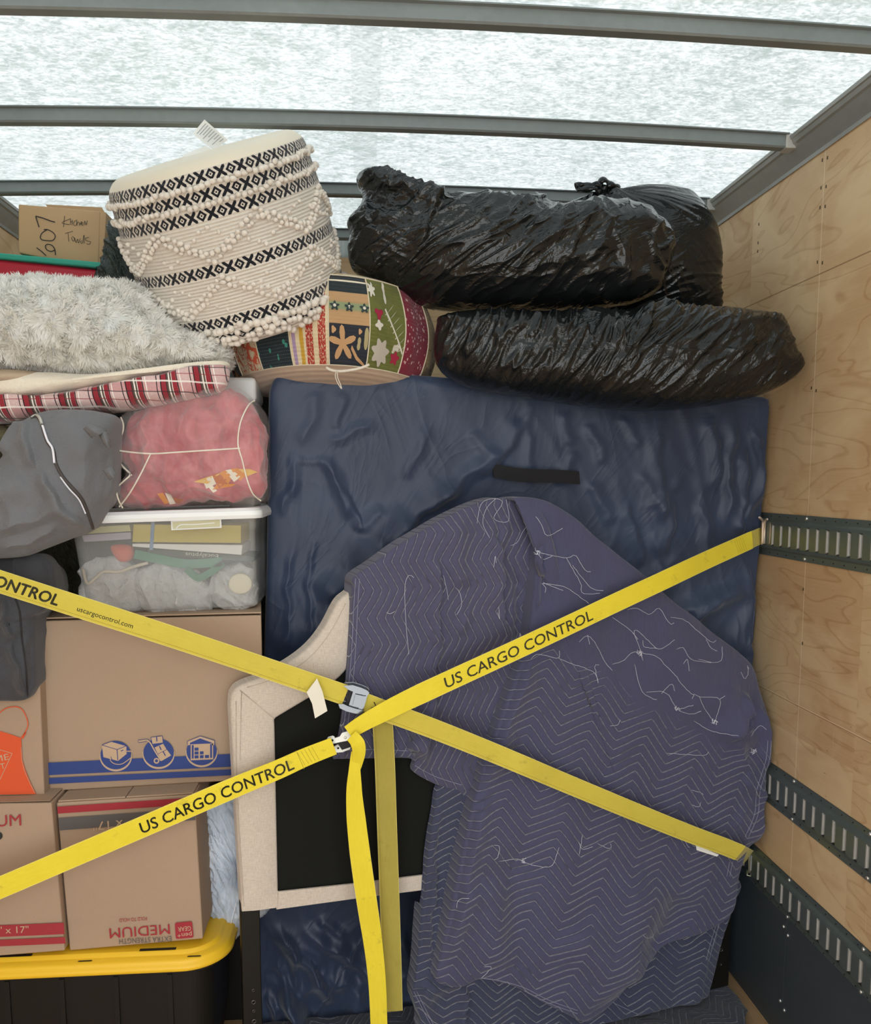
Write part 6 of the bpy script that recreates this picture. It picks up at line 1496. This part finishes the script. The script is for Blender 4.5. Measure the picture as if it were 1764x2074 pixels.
# overlap seams
for rb, l_ in ((B1, (600, 640)), (B2, (1495,))):
    pass
mb = MB(); l0 = B2.at_px(1488); 
for k in range(5):
    for l1, l2 in ((l0 + .004 + .009 * k, l0 + .010 + .009 * k),):
        mb.add([B2.pt(l1, -.02, .0016), B2.pt(l1 + .0007, -.02, .0016), B2.pt(l2 + .0007, .02, .0016), B2.pt(l2, .02, .0016)], [(0, 1, 2, 3)])
l0 = B1.at_px(608)
for k in range(5): mb.add([B1.pt(l0 + .009 * k, -.018, .0016), B1.pt(l0 + .0007 + .009 * k, -.018, .0016), B1.pt(l0 + .006 + .009 * k, .018, .0016), B1.pt(l0 + .0053 + .009 * k, .018, .0016)], [(0, 1, 2, 3)])
mb.add([B1.pt(l0 - .001, -.025, .0016), B1.pt(l0, -.025, .0016), B1.pt(l0, .025, .0016), B1.pt(l0 - .001, .025, .0016)], [(0, 1, 2, 3)]); mb.build('seam_stitching', plain('strap stitching', 'a08f1c', .7), tB)
ep = Ribbon([(1492, 1107, 2.505), (1541, 1085, 2.572)], n=2, smooth=False)
Bt = Ribbon([(719, 1522, 2.05), (718, 1560, 2.05), (718, 1620, 2.055), (728, 1720, 2.065), (742, 1820, 2.075), (754, 1900, 2.085), (763, 1980, 2.09), (767, 2060, 2.095), (768, 2130, 2.10)], width=[.018, .036, .046, .050, .0508, .050, .046, .044, .043, .043], n=110)
mb = MB(); Bt.mesh(mb); Bl = Ribbon([(712, 1490, 2.045), (724, 1505, 2.035), (727, 1525, 2.04), (722, 1550, 2.052), (718, 1572, 2.058)], width=[.030, .034, .030, .026, .016], n=50); Bl.mesh(mb)
o = mb.build('loose_tail', M_YB, tB, smooth=False); tag(o, 'bright yellow twisted tail hanging from the buckle')
# buckle seen from its side
BK = Y(2.055)
mb = MB(); plate(mb, [(533, 712), (545, 695), (590, 682), (606, 690), (608, 708), (665, 690), (678, 672), (690, 652), (795, 620), (800, 630), (788, 665), (785, 705), (740, 725), (640, 745), (560, 768), (545, 755)], .018, .004)
mb.build('buckle_side_plate', M_ZINC, tB, bevel=.0008)
mb = MB(); plate(mb, [(600, 812), (612, 790), (660, 768), (775, 790), (770, 815), (690, 845), (625, 850)], .0, .004); mb.build('buckle_side_plate', M_ZINC, tB, bevel=.0008)
mb = MB(); plate(mb, [(640, 748), (780, 715), (778, 790), (690, 820)], .010, .010); plate(mb, [(795, 640), (845, 672), (830, 690), (790, 690)], .012, .006); mb.build('shaded_gap', M_DK, tB, bevel=.001)  # dark plates paint the shade between the side plates
mb = MB()
for x, y in ((587, 724), (648, 806), ): mb.sphere(bp(x, y, off=.019 if y < 780 else .001), (.0028, .001, .0028))
mb.build('rivet_hole', M_DK, tB, smooth=True)
mb = MB(); mb.sphere(bp(722, 695, off=.0185), (.0036, .0015, .0036)); mb.build('rivet', M_ZINC, tB, smooth=True)
mb = MB(); P = [bp(x, y, off=.016) for x, y in ((533, 712), (505, 715), (560, 690), (600, 684))]
# track end fittings
def ring(mb, c, ax1, ax2, a, b, r, n=32):
    pts = []
    for t_ in np.linspace(0, 2 * PI, n, endpoint=False):
        cx, sx_ = math.cos(t_), math.sin(t_); pts.append(c + ax1 * a * np.sign(cx) * abs(cx) ** .45 + ax2 * b * np.sign(sx_) * abs(sx_) ** .45)
    mb.tube(pts, r, 7, closed=True)
M_CLIP = plain('pinkish zinc clip', 'cdb9a6', .35, metal=.5)
cB = atX(1545, 1079, WX - .014); mb = MB()
ring(mb, cB + (-.004, -.004, .0), np.array((-.35, -.93, 0)), np.array((0, 0, 1.)), .011, .033, .0035)
ring(mb, cB + (.006, -.034, .0), np.array((-.25, -.96, 0)), np.array((0, 0, 1.)), .010, .031, .0035)
mb.tube([cB + (-.003, -.016, z_) for z_ in (-.032, 0, .034)], .004, 8); mb.tube([cB + (-.004, -.014, .033), cB + (-.010, -.004, .043), cB + (-.012, .002, .046)], .004, 7); mb.tube([cB + (-.004, -.018, .033), cB + (-.006, -.03, .041), cB + (-.006, -.036, .042)], .004, 7)
mb.build('track_fitting', M_CLIP, tB, smooth=True)
cA = atX(1519, 1742, WX - .010); mb = MB()
ring(mb, cA + (-.004, -.004, -.004), np.array((-.5, -.85, 0)), np.array((0, 0, 1.)), .008, .034, .0032); mb.tube([cA + (-.010, -.004, -.030), cA + (-.012, -.008, -.046), cA + (-.002, -.014, -.046), cA + (0, -.012, -.03)], .003, 7)
mb.build('track_fitting', plain('dull zinc clip', 'a9a590', .3, metal=.8), tA, smooth=True)
